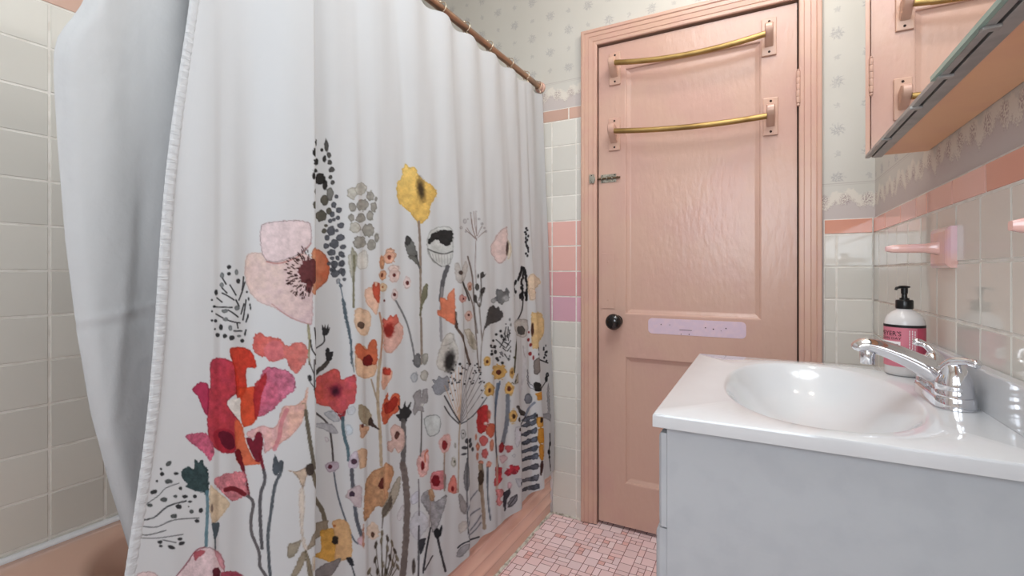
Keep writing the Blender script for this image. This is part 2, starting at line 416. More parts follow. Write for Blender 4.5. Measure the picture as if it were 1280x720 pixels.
for hx, hz, r in ((-.358, .862, .0022), (-.325, .862, .0016), (-.282, .828, .0018), (-.252, .829, .0022), (-.193, .858, .0024), (-.165, .854, .0026), (-.138, .849, .0014), (-.121, .859, .0024)):
    bm = bmesh.new(); lathe(bm, [(.0003, -.0018), (r, -.0018), (r, -.001)], (hx, DF, hz), 'Y', 10, cap=True)
    o = obj('screw_hole', bm, M['hole']); o.parent = pp
bm = bmesh.new(); box(bm, -.288, -.242, DF-.0017, DF-.001, .8435, .8455)
o = obj('scratch', bm, M['hole']); o.parent = pp
bm = bmesh.new()
hx, hy = .1115, DF-.017
for k in range(5): lathe(bm, [(.0001, 0), (.0062, 0), (.0066, .001), (.0066, .0205), (.0062, .0215), (.0001, .0215)], (hx, hy, 1.665+k*.0225), 'Z', 16)
lathe(bm, [(.0001, -.012), (.004, -.011), (.006, -.007), (.004, -.002), (.003, 0)], (hx, hy, 1.665), 'Z', 16, cap=False); lathe(bm, [(.003, 0), (.005, .003), (.003, .007), (.0001, .008)], (hx, hy, 1.7775), 'Z', 16, cap=False)
place(obj('hinge', bm, M['pink_trim'], smooth=True, auto=35), door)

# slide bolt across door and casing
sb = empty('slide_bolt', (-.58, DF, 1.465))
bm = bmesh.new(); box(bm, -.606, -.540, DF-.0025, DF, 1.449, 1.484, bev=.0008)
place(obj('bolt_plate', bm, M['steel']), sb)
bm = bmesh.new()
for cx in (-.600, -.578, -.556): tube(bm, [(cx, DF-.001, 1.4585), (cx, DF-.009, 1.4605), (cx, DF-.012, 1.4665), (cx, DF-.009, 1.4725), (cx, DF-.001, 1.4745)], .0026, 8)
place(obj('bolt_guide', bm, M['steel'], smooth=True), sb)
bm = bmesh.new(); tube(bm, [(-.640, DF-.0065, 1.4665), (-.530, DF-.0065, 1.4665), (-.522, DF-.0065, 1.4665)], [.0042, .0042, .0036], 12); tube(bm, [(-.530, DF-.0065, 1.4665), (-.530, DF-.020, 1.4665)], .0032, 10)
place(obj('bolt_rod', bm, mat('rusty_bolt', (112, 92, 72), .4, metal=.7), smooth=True, auto=40), sb)
bm = bmesh.new(); box(bm, -.650, -.628, DF-.0245, DF-.0215, 1.448, 1.485, bev=.0008); tube(bm, [(-.639, DF-.022, 1.4585), (-.639, DF-.016, 1.4625), (-.639, DF-.016, 1.4705), (-.639, DF-.022, 1.4745)], .0026, 8)
box(bm, -.652, -.626, DF-.022, DF-.0105, 1.4575, 1.4755, bev=.002)
place(obj('keeper', bm, M['steel']), sb)
for px_, pz_, y_, r_ in ((-.599, 1.4535, -.0034, .0026), (-.599, 1.4795, -.0034, .0026), (-.547, 1.4535, -.0034, .0026), (-.547, 1.4795, -.0034, .0026), (-.640, 1.4525, -.0256, .0026), (-.640, 1.4805, -.0256, .0026)):
    bm = bmesh.new(); lathe(bm, [(.0003, y_), (r_*.9, y_+.0004), (r_, y_+.0014)], (px_, DF, pz_), 'Y', 10, cap=False)
    place(obj('screw', bm, M['hole']), sb)
tag(sb, 'small tarnished metal slide bolt bridging the pink door and its left casing', 'bolt')

# towel rails
def towel_rail(zl, zr, zm, pl, pr, label):
    root = empty('towel_rail', (-.25, DF, (zl+zr)/2))
    yr = DF-.052
    for (cx, cz) in (pl, pr):
        bm = bmesh.new(); box(bm, cx-.024, cx+.024, DF-.008, DF, cz-.068, cz+.068, bev=.0025)
        br = place(obj('bracket', bm, M['pink_trim']), root)
        # curved wooden arm
        t = bmesh.new(); prof = [(0, .012), (-.018, .018), (-.034, .024), (-.044, .0255), (-.052, .023), (-.058, .016), (-.060, .006), (-.057, -.005), (-.046, -.016), (-.032, -.026), (-.016, -.036), (0, -.044)]
        L = [[(cx+s*.0135, DF-.007+a, cz+b+.006) for a, b in prof] for s in (-1, -.75, .75, 1)]
        for i, k in ((0, .9), (3, .9)):
            L[i] = [(x, DF-.007+(y-DF+.007)*k, cz+(z_-cz)*.96) for x, y, z_ in L[i]]
        loft(t, L, cap0=True, cap1=True)
        arm = obj('arm', t, M['pink_trim'], smooth=True, auto=42); place(arm, root)
        for dz in (.055, -.055):
            h = bmesh.new(); lathe(h, [(.0005, -.0088), (.0042, -.0088), (.0042, -.0078)], (cx+.001, DF, cz+dz), 'Y', 12)
            place(obj('screw_hole', h, M['hole']), root)
    xl, xr = pl[0]+.013, pr[0]-.012
    pts = []
    for i in range(25):
        t_ = i/24; x = xl+(xr-xl)*t_
        pts.append((x, yr, zl+(zr-zl)*t_ + (zm-(zl+zr)/2)*4*t_*(1-t_)))
    bm = bmesh.new(); tube(bm, pts, .0105, 16)
    b = place(obj('brass_bar', bm, M['brass'], smooth=True, auto=40), root); b['label'] = 'sagging tarnished brass bar'
    return tag(root, label, 'towel rail', None)
def zat(u, v, Y):
    a = (u-640)/F; return H + (V0-v)/F*Y/(CY+SY*a)
def xat(u, Y):
    a = (u-640)/F; return Y*(-SY+CY*a)/(CY+SY*a)
YR = DF-.052
towel_rail(zat(769, 78, YR), zat(958, 42, YR), zat(864, 67, YR), (-.545, 1.922), (.021, 1.923), 'sagging brass towel rail at the top of the pink door')
towel_rail(zat(769, 163.5, YR), zat(958, 145, YR), zat(864, 158, YR), (-.547, 1.648), (.026, 1.634), 'sagging brass towel rail below the other one, across the pink door')

# ------------------------------------------------------------------ bathtub
TX0, TX1, TY0, TY1, TZ = XL+.002, -.830, .30, YB-.001, .392
bm = bmesh.new()
def R(x0, x1, y0, y1, r, z): return rrect(x0, x1, y0, y1, r, z, 128)
loops = []
# apron up from the floor: shallow horizontal ribs on the room side only
prof = [(.004, 0), (.004, .038), (.006, .044), (.0092, .052), (.006, .060), (.004, .066), (.004, .090), (.006, .096), (.0092, .104), (.006, .112), (.004, .118), (.004, .142), (.006, .148), (.0092, .156), (.006, .164), (.004, .170), (.002, .32), (.002, .345), (.005, .360)]
for d, z_ in prof: loops.append(R(TX0, TX1+d-.008, TY0, TY1, .006, z_))
loops += [R(TX0, TX1+.004, TY0, TY1, .010, .374), R(TX0+.002, TX1-.002, TY0+.003, TY1-.002, .014, .385), R(TX0+.008, TX1-.012, TY0+.012, TY1-.006, .02, TZ)]
loops += [R(XL+.055, -.905, .475, 1.870, .20, TZ), R(XL+.066, -.917, .487, 1.858, .20, TZ-.004), R(XL+.078, -.930, .50, 1.845, .195, TZ-.018),
          R(XL+.10, -.95, .54, 1.825, .18, .28), R(XL+.125, -.975, .60, 1.80, .17, .15), R(XL+.16, -1.01, .67, 1.77, .15, .10), R(XL+.22, -1.07, .75, 1.71, .12, .085)]
loft(bm, loops, cap1=True)
tub = obj('bathtub', bm, M['tub'], smooth=True, auto=50)
tag(tub, 'pink enamel bathtub with a ribbed apron, behind the flowered curtain', 'bathtub')
bm = bmesh.new(); lathe(bm, [(.001, 0), (.022, 0), (.024, .002), (.020, .004), (.001, .003)], (-1.24, 1.60, .087), 'Z', 24, cap=False)
d_ = obj('drain', bm, M['chrome'], tub, smooth=True)
bm = bmesh.new()
t = bmesh.new()
tube(bm, [(XL+.001, TY0, TZ+.002), (XL+.001, YB, TZ+.002)], [(.012, .009)]*2, 10, ref=(0, 0, 1)); tube(bm, [(XL, YB-.001, TZ+.002), (-.835, YB-.001, TZ+.002)], .009, 10)
struct(obj('trim_2', bm, M['caulk'], smooth=True), 'white caulk line between bathtub and wall tile')
bm = bmesh.new(); pts, rr = [], []
for i in range(90):
    y = TY0+.02+(YB-TY0-.02)*i/89; pts.append((TX1-.004+random.uniform(-.002, .003), y, .0)); rr.append((random.uniform(.006, .013), random.uniform(.003, .007)))
tube(bm, pts, rr, 8)
pts, rr = [], []
for i in range(20):
    pts.append((TX1+i*.0075, YB-.001, 0)); rr.append((random.uniform(.003, .010), random.uniform(.003, .008)))
tube(bm, pts, rr, 8)
struct(obj('trim_3', bm, M['old_caulk'], smooth=True), 'ragged grey caulk along the foot of the tub')
bm = bmesh.new(); tube(bm, [(TX1-.003, YB, .0), (TX1-.003, YB, .40)], .008, 8)
struct(obj('trim_4', bm, M['caulk'], smooth=True), 'pale caulk line at the end of the tub apron')

# ------------------------------------------------------------------ curtain rod and rings
RX, RZ = -.885, 1.903
rod = empty('curtain_rod', (RX, YB, RZ))
bm = bmesh.new()
def rodz(y): return RZ-.010*math.sin(math.pi*(y+.3)/(YB+.3))
tube(bm, [(RX, y, rodz(y)) for y in np.linspace(-.30, YB-.004, 40)], .0125, 16); place(obj('rod', bm, M['rod'], smooth=True, auto=40), rod)
bm = bmesh.new(); lathe(bm, [(.001, 0), (.024, 0), (.024, -.006), (.019, -.010), (.018, -.022), (.0135, -.023)], (RX, YB, RZ), 'Y', 24, cap=False)
place(obj('flange', bm, M['pink_trim'], smooth=True, auto=40), rod)
bm = bmesh.new(); box(bm, RX-.03, RX+.03, -.33, -.30, RZ-.045, RZ+.03, bev=.004); box(bm, RX-.02, RX+.02, -.33, -.31, RZ, ZC); place(obj('ceiling_bracket', bm, M['pink_trim']), rod)
tag(rod, 'copper-toned shower rod carrying the curtain rings, running to the papered wall', 'curtain rod')
HOOKY = [y_at(u, RX+.004) for u in (553, 583, 612, 638, 658, 675.0)]
HOOKY[-1] = min(HOOKY[-1], YB-.03)
hook_labels = ['ring nearest the door wall on the shower rod', 'second shower ring from the wall end of the rod', 'third shower ring from the wall end of the rod',
               'fourth shower ring from the wall end of the rod', 'fifth shower ring from the wall end of the rod', 'shower ring farthest from the wall, at the top edge of the photo']
def hook_bm(y):
    bm = bmesh.new(); zc = rodz(y); pts = []
    for k in range(15):
        a = math.radians(-70+k*(300/14)); pts.append((RX+.0165*math.cos(a)+.001, y+.006*math.sin(a*.5), zc+.002+.0185*math.sin(a)))
    pts = [(RX+.012, y-.002, zc-.042), (RX+.015, y-.002, zc-.036), (RX+.012, y-.003, zc-.024)] + pts
    tube(bm, spline(pts, 3), .0016, 8)
    lathe(bm, [(.0002, .0052), (.0042, .003), (.0052, 0), (.0042, -.003), (.0002, -.0052)], (RX-.006, y, zc+.021), 'Z', 12, cap=False)
    return bm
for i, (y, lb) in enumerate(zip(HOOKY[::-1], hook_labels)):
    root = obj('curtain_ring', hook_bm(y), M['hook'], smooth=True)
    tag(root, lb, 'curtain ring', 'curtain rings on the shower rod')

# ------------------------------------------------------------------ shower curtain (cloth shape)
ZT, ZB = 1.868, .195
NS, NT = 730, 1120
def Xm(z): return -.872 + np.clip((ZT-z)/(ZT-.40), 0, 1)*.062
def edgeY(z): return .450 - (1.54-z)*.114 + .004*np.sin(z*9)
def sm(x, a, b):
    t = np.clip((x-a)/(b-a), 0, 1); return t*t*(3-2*t)
RIDGES = [  # photo column, amplitude, rise width, fall width, share already there at the top, slant
    (371, .044, .13, .032, .70, .045), (262, .007, .05, .016, .05, .03), (318, -.006, .05, .05, .3, .03), (444, .010, .05, .022, .15, .02), (473, .010, .05, .024, .1, .0),
    (520, .006, .06, .06, .3, .0), (571, .016, .09, .030, .12, .0), (607, .008, .06, .03, .1, 0), (638, .014, .08, .026, .12, .0), (663, .030, .05, .026, .20, .0)]
s = np.linspace(0, 1, NS); tt = np.linspace(0, 1, NT)
zz = ZT - tt*(ZT-ZB)
# spread columns evenly across the picture so the print stays sharp near the lens
un = np.concatenate([np.linspace(180, 632, NS-190), np.linspace(632.8, 684, 190)])
ycol = np.array([y_at(u, -.84) for u in un]); wcol = (ycol-ycol[0])/(ycol[-1]-ycol[0])
Zg = np.repeat(zz[:, None], NS, 1)
Y0 = edgeY(Zg); Yg = Y0 + wcol[None, :]*(1.928-Y0)
Tg = np.repeat(tt[:, None], NS, 1)
Xg = Xm(Zg)
off = np.zeros_like(Xg); offy = np.zeros_like(Xg)
for u, A, wl, wr, a0, sl in RIDGES:
    ye = y_at(u, -.84) + sl*(Zg-1.0)
    g = a0 + (1-a0)*sm(Tg, .05, .95)
    rise = sm(Yg, ye-wl, ye-.15*wr); fall = 1-sm(Yg, ye-.15*wr, ye+wr)
    off += A*g*rise*fall
    offy += .35*max(A, 0)*g*np.exp(-((Yg-ye)/(.8*wr))**2)
# pleats hanging from the rings, fading downwards
hy = np.array([y_at(u, RX) for u in (553, 583, 612, 638, 658, 675)])
pitch = .152
off += (.006*np.exp(-Tg*5))*np.cos(2*np.pi*(Yg-hy[2])/pitch)
sag = .010*(1-np.cos(2*np.pi*(Yg-hy[2])/pitch))/2*np.exp(-Tg*14)
# broad soft waves and creases
off += .004*np.sin(Yg*17+Tg*1.5)*sm(Tg, 0, .5) + .0022*np.sin(Yg*43-Tg*3.0) + .0010*np.sin(Yg*90+Tg*11)*sm(Tg, .0, .4)
cr = np.random.default_rng(4)
for k in range(46):
    y0, t0 = cr.uniform(.4, 1.9), cr.uniform(.05, .95); ly, lt = cr.uniform(.010, .03), cr.uniform(.05, .22); sl = cr.uniform(-.12, .12)
    off += cr.uniform(-1, 1)*.0018*np.exp(-((Yg-y0-sl*(Tg-t0))/ly)**2-((Tg-t0)/lt)**2)
AX, AY, AZ = Xg+off, Yg+offy, Zg-sag + .006*np.sin(Yg*11)*sm(Tg, .9, 1)
AY = np.minimum(AY, 1.937)
# the print is laid out on the flat cloth (P, Q); photo points are carried to it through the folded cloth
P, Q, _ = project(Xg, Yg, Zg)
AU, AV, AD = project(AX, AY, AZ)
# arc-length style print coordinate: follows the visible cloth, and keeps unrolling where a fold turns away
dU = np.diff(AU, axis=1); dS = np.sqrt(np.diff(AX, axis=1)**2+np.diff(AY, axis=1)**2)*300
P = np.concatenate([AU[:, :1], AU[:, :1]+np.cumsum(np.where(dU > .25*dS, dU, .45*dS), axis=1)], 1); Q = AV
def smooth_rows(a, k):
    for _ in range(2):
        c = np.cumsum(np.concatenate([np.repeat(a[:1], k+1, 0), a, np.repeat(a[-1:], k, 0)]), axis=0); a = (c[2*k+1:]-c[:-2*k-1])/(2*k+1)
    return a
P = AU + smooth_rows(P-AU, 30)
q = 3
sU, sV, sD, sP, sQ = (a[::q, ::q].ravel() for a in (AU, AV, AD, P, Q))
def to_print(pts):
    out = []
    for u, v in pts:
        d2 = (sU-u)**2+(sV-v)**2; c = np.where(d2 < 30)[0]
        if len(c):
            c = c[sD[c] < sD[c].min()+.012]; i = c[np.argmin(d2[c])]
        else: i = int(np.argmin(d2))
        out.append((sP[i]+(u-sU[i])*1.0, sQ[i]+(v-sV[i])))
    return np.array(out)
# ------------------------------------------------------------------ the watercolour print, painted into the cloth's colour attribute
PP, QQ = P.ravel(), Q.ravel()
COL = np.empty((PP.size, 3)); COL[:] = np.array([188, 189, 191])/255.0
_lat = np.random.default_rng(21).random((256, 256))
def vnoise(x, y, sc):
    x, y = x/sc+300, y/sc+300; i, j = np.floor(x).astype(int), np.floor(y).astype(int); f, g = x-i, y-j
    f, g = f*f*(3-2*f), g*g*(3-2*g); L_ = lambda a, b: _lat[a % 256, b % 256]
    return (L_(i, j)*(1-f)+L_(i+1, j)*f)*(1-g)+(L_(i, j+1)*(1-f)+L_(i+1, j+1)*f)*g
_ord = np.argsort(PP); _sP = PP[_ord]
def near(x0, x1, y0, y1):
    a, b = np.searchsorted(_sP, (x0, x1)); i = _ord[a:b]
    return i[(QQ[i] >= y0) & (QQ[i] <= y1)]
def put(i, alpha, c):
    COL[i] = COL[i]*(1-alpha[:, None]) + c*.88*alpha[:, None]
CROP = {'A': (160, 300, 4), 'B': (160, 420, 4.5), 'C': (160, 540, 4), 'D': (360, 160, 4), 'E': (360, 320, 5.333), 'F': (360, 450, 5.333), 'G': (360, 580, 5.144),
        'H': (520, 240, 5.333), 'I': (520, 360, 5.333), 'J': (520, 480, 5.333), 'K': (480, 560, 4.5), 'L': (600, 420, 7.2), 'N': (600, 520, 5.54), 'P': (0, 0, 1)}
def pts_of(c, s_):
    ox, oy, k = CROP[c]
    v = [float(q_) for q_ in s_.replace(',', ' ').split()]
    return to_print([(ox+v[i]/k, oy+v[i+1]/k) for i in range(0, len(v), 2)]), k
def seg_dist(x, y, poly, closed):
    d = np.full(x.shape, 1e9); inside = np.zeros(x.shape, bool); n_ = len(poly)
    for k in range(n_ if closed else n_-1):
        ax, ay = poly[k]; bx, by = poly[(k+1) % n_]; ex, ey = bx-ax, by-ay
        t = np.clip(((x-ax)*ex+(y-ay)*ey)/(ex*ex+ey*ey+1e-9), 0, 1)
        d = np.minimum(d, (x-ax-t*ex)**2+(y-ay-t*ey)**2)
        if closed:
            cr_ = ((ay > y) != (by > y)); xi = ax + (y-ay)*ex/(ey if abs(ey) > 1e-9 else 1e-9)
            inside ^= cr_ & (x < xi)
    d = np.sqrt(d); return np.where(inside, -d, d)
def bl(c, s_, rgb, a=.93, edge=.82, rough=.9, tone=.10, rgb2=None, ang=0, n_=5):
    """a watercolour blob: smooth closed outline, pooled darker rim, mottled wash, optional second colour along ang"""
    p, k = pts_of(c, s_); poly = np.array(spline(p, n_, True))
    x0, y0 = poly.min(0)-3; x1, y1 = poly.max(0)+3; i = near(x0, x1, y0, y1)
    if not len(i): return
    x, y = PP[i], QQ[i]; d = seg_dist(x, y, poly, True) + (vnoise(x, y, 2.2)-.5)*rough*1.6
    al = np.clip(.5-d/1.1, 0, 1)*a
    cc = np.array(rgb, float)[None, :]*np.ones((len(i), 1))
    if rgb2 is not None:
        t = ((x-x0)*math.cos(ang)+(y-y0)*math.sin(ang))/max(1e-6, abs((x1-x0)*math.cos(ang))+abs((y1-y0)*math.sin(ang)))
        t = np.clip(t+(vnoise(x, y, 7)-.5)*.5, 0, 1)[:, None]; cc = cc*(1-t)+np.array(rgb2, float)*t
    w_ = 1+tone*((vnoise(x, y, 5)-.5)*1.4+(vnoise(x+70, y, 1.6)-.5)*.9)
    rim = np.clip(1-np.abs(d+.7)/1.1, 0, 1)*(1-edge)
    put(i, al, np.clip(cc/255.0*(w_*(1-rim))[:, None], 0, 1))
def st(c, s_, w, rgb, a=.92, taper=True, rough=.4):
    p, k = pts_of(c, s_); poly = np.array(spline(p, 6)) if len(p) > 2 else p
    w = max(w/k/2, .5); x0, y0 = poly.min(0)-w-2; x1, y1 = poly.max(0)+w+2; i = near(x0, x1, y0, y1)
    if not len(i): return
    x, y = PP[i], QQ[i]; d = seg_dist(x, y, poly, False)+(vnoise(x, y, 3)-.5)*rough*w
    cc = np.array(rgb, float)[None, :]/255.0*(1+.16*(vnoise(x, y, 3.5)-.5))[:, None]
    put(i, np.clip((w-d)/.9+.5, 0, 1)*a, np.clip(cc, 0, 1))
def dt(c, s_, rgb, a=.92, edge=.8, soft=0):
    """dots: x,y,rx[,ry[,rot]] separated by ';' """
    ox, oy, k = CROP[c]
    for tkn in s_.split(';'):
        v = [float(q_) for q_ in tkn.split(',')]; rx = v[2]/k; ry = (v[3] if len(v) > 3 else v[2])/k; ro = math.radians(v[4]) if len(v) > 4 else 0
        rx, ry = max(rx, .7), max(ry, .7)
        (cx, cy), = to_print([(ox+v[0]/k, oy+v[1]/k)]); r_ = max(rx, ry)+2+soft*3; i = near(cx-r_, cx+r_, cy-r_, cy+r_)
        if not len(i): continue
        x, y = PP[i]-cx, QQ[i]-cy; X_, Y_ = x*math.cos(ro)+y*math.sin(ro), -x*math.sin(ro)+y*math.cos(ro)
        e = np.sqrt((X_/rx)**2+(Y_/ry)**2); wob = 1+.18*(vnoise(PP[i], QQ[i], 2.5)-.5)*2
        d = (e/wob-1)*min(rx, ry)
        al = np.clip(.5-d/(1.0+soft*2), 0, 1)*a
        rim = np.clip(1-np.abs(d+.6)/1.0, 0, 1)*(1-edge)
        cc = np.array(rgb, float)[None, :]/255.0*((1-rim)*(1+.2*(vnoise(PP[i]+33, QQ[i], 3)-.5)))[:, None]
        put(i, al, np.clip(cc, 0, 1))
BK, SL = (42, 42, 44), (78, 82, 90)
GY = (128, 126, 122)
# tinted washes first (pale petals, grey leaves), then the strong flowers
# -- black seed fan, left
def fan(c, dots, strokes, w):
    dt(c, dots, BK); 
    for s_ in strokes.split('|'): st(c, s_, w, BK)
fan('A', '505,135,11;505,168,9;552,205,10,14;440,262,9,14;420,300,5;420,357,5;432,333,8;420,403,6;438,405,8;465,435,11,14;448,475,10;484,480,11;520,490,13;572,505,10;435,445,5;603,295,4,8;613,340,4,8;600,380,4,9;610,325,4,7;595,260,5;585,470,4,8',
    '472 190 490 220|470 240 495 265|510 225 540 275|445 290 470 310|470 265 500 280 530 300|430 335 520 337|500 350 525 365 550 385|440 370 475 390|495 400 530 410 560 415|578 185 575 220 570 250|585 210 570 260 555 300|580 320 565 370|590 300 583 350 575 400|600 380 590 410|530 455 570 455|545 415 550 440|590 450 585 470|555 330 540 300', 7)
dt('A', '470,178,10,15;542,160,9,15;468,225,12;485,355,16,10;545,340,13;488,397,13,10;512,440,10,14;555,480,10,6', (120, 124, 126))
# -- big blush flower
bl('P', '307 324 313 316 330 317 346 327 380 317 390 330 391 372 390 405 378 403 360 396 345 386 325 378 312 365 306 345', (226, 200, 190), rgb2=(214, 186, 190), ang=.6, edge=.86, tone=.08)
bl('P', '326 283 340 277 368 275 386 278 390 288 388 305 374 318 350 327 333 326 326 310', (226, 204, 206), edge=.66, tone=.08)
st('P', '333 327 350 329 374 320 389 304', 1.6, (168, 96, 92), .6); st('P', '340 380 360 395 378 403 389 405', 1.2, (180, 130, 130), .6)
bl('P', '391 311 402 314 411 327 411 345 402 358 392 368 391 340', (214, 146, 110), rgb2=(186, 92, 62), ang=0, edge=.75)
dt('P', '387,340,14,17', (92, 44, 46), edge=.9); dt('P', '386,357,4,10', (92, 44, 46))
rs = random.Random(8)
for k in range(95):
    a = math.radians(rs.uniform(95, 262)); r_ = rs.uniform(17, 33); u_, v_ = 389+r_*math.cos(a)*.95, 341+r_*math.sin(a)*1.0
    if u_ < 389: st('P', f'{u_} {v_} {u_+2.6*math.cos(a)} {v_+2.6*math.sin(a)}', 1.3, (52, 30, 30))
# -- red flower
bl('A', '625 500 640 470 665 465 690 480 720 485 760 495 800 530 830 512 870 515 900 545 895 600 860 650 840 668 820 655 790 600 770 595 720 612 690 590 645 570 625 545', (206, 92, 84), rgb2=(212, 122, 116), ang=0, tone=.14, rough=1.6)
bl('A', '690 520 750 505 780 560 770 590 720 605 680 575', (206, 116, 128), .6, edge=1, rough=2)
bl('B', '665 545 750 505 830 510 870 400 940 390 990 350 1000 310 1012 300 995 440 950 530 880 590 800 640 765 660 765 590 740 540 700 575', (222, 172, 178), rgb2=(226, 178, 160), ang=0, edge=.85, tone=.12)
st('B', '895 415 865 480 850 570 825 635', 24, (204, 128, 136), .8)
bl('B', '470 135 580 138 612 200 622 300 562 368 575 410 620 470 642 525 618 600 600 650 560 662 500 640 460 595 448 540 445 440 450 300 464 290', (178, 52, 72), rgb2=(184, 52, 58), ang=.5, edge=.7, tone=.16)
bl('B', '362 302 400 262 440 264 455 300 450 445 420 410 395 345', (172, 46, 78), edge=.7)
bl('B', '572 78 605 62 660 66 700 95 722 160 714 182 690 180 664 195 668 290 640 350 612 350 600 200 585 140', (206, 62, 42), rgb2=(196, 46, 36), ang=.8, edge=.72, tone=.15)
bl('B', '622 300 668 288 712 285 730 330 722 470 660 512 640 490 630 420', (210, 72, 42), edge=.85, tone=.14)
bl('B', '745 240 760 190 800 176 870 186 922 217 943 262 938 300 900 335 860 370 820 412 770 445 735 455 715 430 712 330', (192, 84, 110), rgb2=(196, 112, 140), ang=0, edge=.7, tone=.22, rough=1.5)
bl('B', '708 290 745 238 778 205 776 262 752 330 735 440 712 460', (170, 42, 44), .85, edge=.9)
bl('B', '560 366 600 356 630 350 632 400 628 470 600 440 570 405', (230, 224, 218), 1, edge=1, rough=.8)
bl('B', '480 545 545 520 605 560 610 645 560 660 505 640', (150, 30, 48), .6, edge=1)
bl('B', '510 550 545 535 590 560 600 620 570 640 530 610', (92, 22, 40), .9, edge=1)
bl('B', '600 480 640 500 665 600 705 685 745 720 625 720 608 640', (216, 104, 70), edge=.9)
bl('B', '665 580 690 575 705 590 722 545 745 540 762 590 752 650 742 705 715 700 690 650', (110, 22, 38), edge=.9)
bl('B', '325 570 360 548 410 545 450 555 480 620 485 660 465 700 455 692 430 660 380 620', (196, 88, 116), tone=.25, rough=1.3)
bl('C', '535 95 560 90 580 170 610 310 600 318 585 240 560 170 540 130', (112, 24, 34))
# -- stems and buds under the red flower
st('C', '660 110 678 190', 16, (110, 26, 38)); st('C', '678 190 685 240 662 320 662 450 670 580', 17, (82, 80, 84))
bl('C', '735 110 752 150 768 140 778 165 745 215 728 205 722 170', (72, 80, 88)); st('C', '765 150 768 190 735 270 715 400 700 520 705 640 710 720', 16, (80, 86, 92))
st('C', '580 310 625 350 615 440 620 510 655 600 660 670 690 720', 16, (88, 84, 86))
bl('C', '410 270 440 290 505 345 500 380 450 440 422 460 408 380', (214, 190, 160), edge=.9)
bl('C', '430 250 470 215 580 200 590 270 600 310 560 330 520 345 480 310', (214, 126, 136), tone=.25, edge=.85, rough=1.4); st('C', '488 290 530 284 580 310', 24, (108, 30, 38))
dt('C', '420,380,6,20', (120, 100, 90)); bl('C', '420 458 456 455 455 480 436 540 424 500', (74, 86, 94)); st('C', '436 530 437 600', 7, (80, 86, 92))
bl('C', '275 190 300 175 330 185 332 140 352 150 372 138 385 175 400 190 402 310 370 300 330 295 290 275 300 260 280 240 265 222', (46, 64, 66), edge=.85, tone=.25, rough=1.4)
st('C', '395 300 398 380 395 450 390 570', 17, (92, 124, 136))
dt('C', '85,85,9;112,125,9,7;100,160,11,8;165,185,6;170,210,10;240,208,13,7;145,245,6;263,282,9;335,322,9;310,348,10,5;303,374,4;253,372,17,12;364,393,12;345,445,12,9;160,550,14,9;165,570,9,6;218,577,17,9,20;260,535,12,8;268,557,15,9,-20;128,300,18,10,-15;285,323,13,9', BK)
dt('C', '105,205,9;203,158,17,10,-40;203,248,19,11;180,338,17,11;237,322,10,7;110,366,13,9;318,398,10;230,420,17,11', (74, 78, 78))
for s_, w_ in (('70 375 150 320 190 280 255 255', 4), ('62 443 130 427 200 372 290 345', 8), ('65 470 140 475 230 440 355 430', 5), ('58 510 100 515 190 492', 5), ('65 530 150 530 275 512', 4), ('175 540 240 553', 5), ('75 300 100 265', 5)): st('C', s_, w_, (66, 68, 70))
bl('C', '235 728 290 660 340 590 400 575 440 590 480 640 490 700 570 712 572 745 240 745', (228, 202, 206), edge=.6, tone=.12); st('C', '238 725 290 660 340 592 385 575', 5, (140, 70, 84), .8)
bl('C', '330 605 360 590 385 600 350 630 335 640', (172, 60, 72), .75); bl('C', '430 590 470 620 485 690 460 670', (206, 130, 140), .7); bl('C', '425 690 450 680 465 700 450 735 430 735', (92, 28, 40)); bl('C', '470 700 540 698 570 720 520 735 470 735', (150, 46, 66), .8)
bl('C', '45 712 80 698 130 700 150 720 140 740 50 740', (226, 200, 200), edge=.75)
# -- brown stem with pod, left of the poppy
st('F', '95 290 118 300 125 400', 10, (150, 132, 110), .7); st('F', '120 340 128 420 140 500 158 610 175 720', 26, (96, 88, 74)); st('G', '150 20 190 150 220 300 242 410', 30, (106, 96, 80))
bl('G', '0 40 60 46 130 18 115 100 95 165 72 105 40 62', (206, 182, 160), edge=.7); bl('G', '118 10 160 0 165 60 130 75 112 45', (66, 56, 50))
bl('G', '70 190 100 150 110 260 98 430 128 560 105 560 80 430', (222, 204, 186), .7)
bl('G', '0 520 50 505 84 488 72 540 40 592 0 602', (152, 142, 124)); bl('G', '90 570 122 560 110 620 60 720 20 720 50 650', (150, 138, 118)); bl('G', '108 545 140 610 160 720 132 720 115 620', (130, 118, 98)); bl('G', '122 555 150 480 200 400 245 360 258 385 240 440 165 530', (148, 134, 116))
bl('G', '160 600 200 590 180 660 160 690', (206, 186, 160), .7)
# -- twigs and poppy
st('E', '136 460 145 560 140 640 142 720', 13, (146, 140, 112)); bl('E', '128 455 142 470 150 560 140 600 130 530', (170, 162, 130), .8)
for s_ in ('178 480 188 560 190 640 185 720', '240 530 235 580 200 640', '150 560 160 620 185 660', '265 690 240 720'): st('E', s_, 9, (48, 44, 44))
bl('E', '228 460 240 480 246 455 255 480 268 455 270 485 280 480 265 520 240 532 228 508', (38, 36, 38)); bl('E', '255 620 272 615 280 640 302 640 290 690 265 702 250 670', (36, 34, 36))
for s_, w_ in (('178 0 175 80 178 200', 10), ('140 10 170 85', 8), ('150 150 180 190', 7), ('178 190 215 320 260 420 290 540 302 690', 13)): st('F', s_, w_, (66, 60, 60))
bl('F', '185 140 210 95 245 20 275 0 262 40 210 130', (70, 62, 58)); dt('F', '145,120,14,22', (46, 44, 46)); bl('F', '195 185 222 150 212 180 200 195', (44, 40, 44))
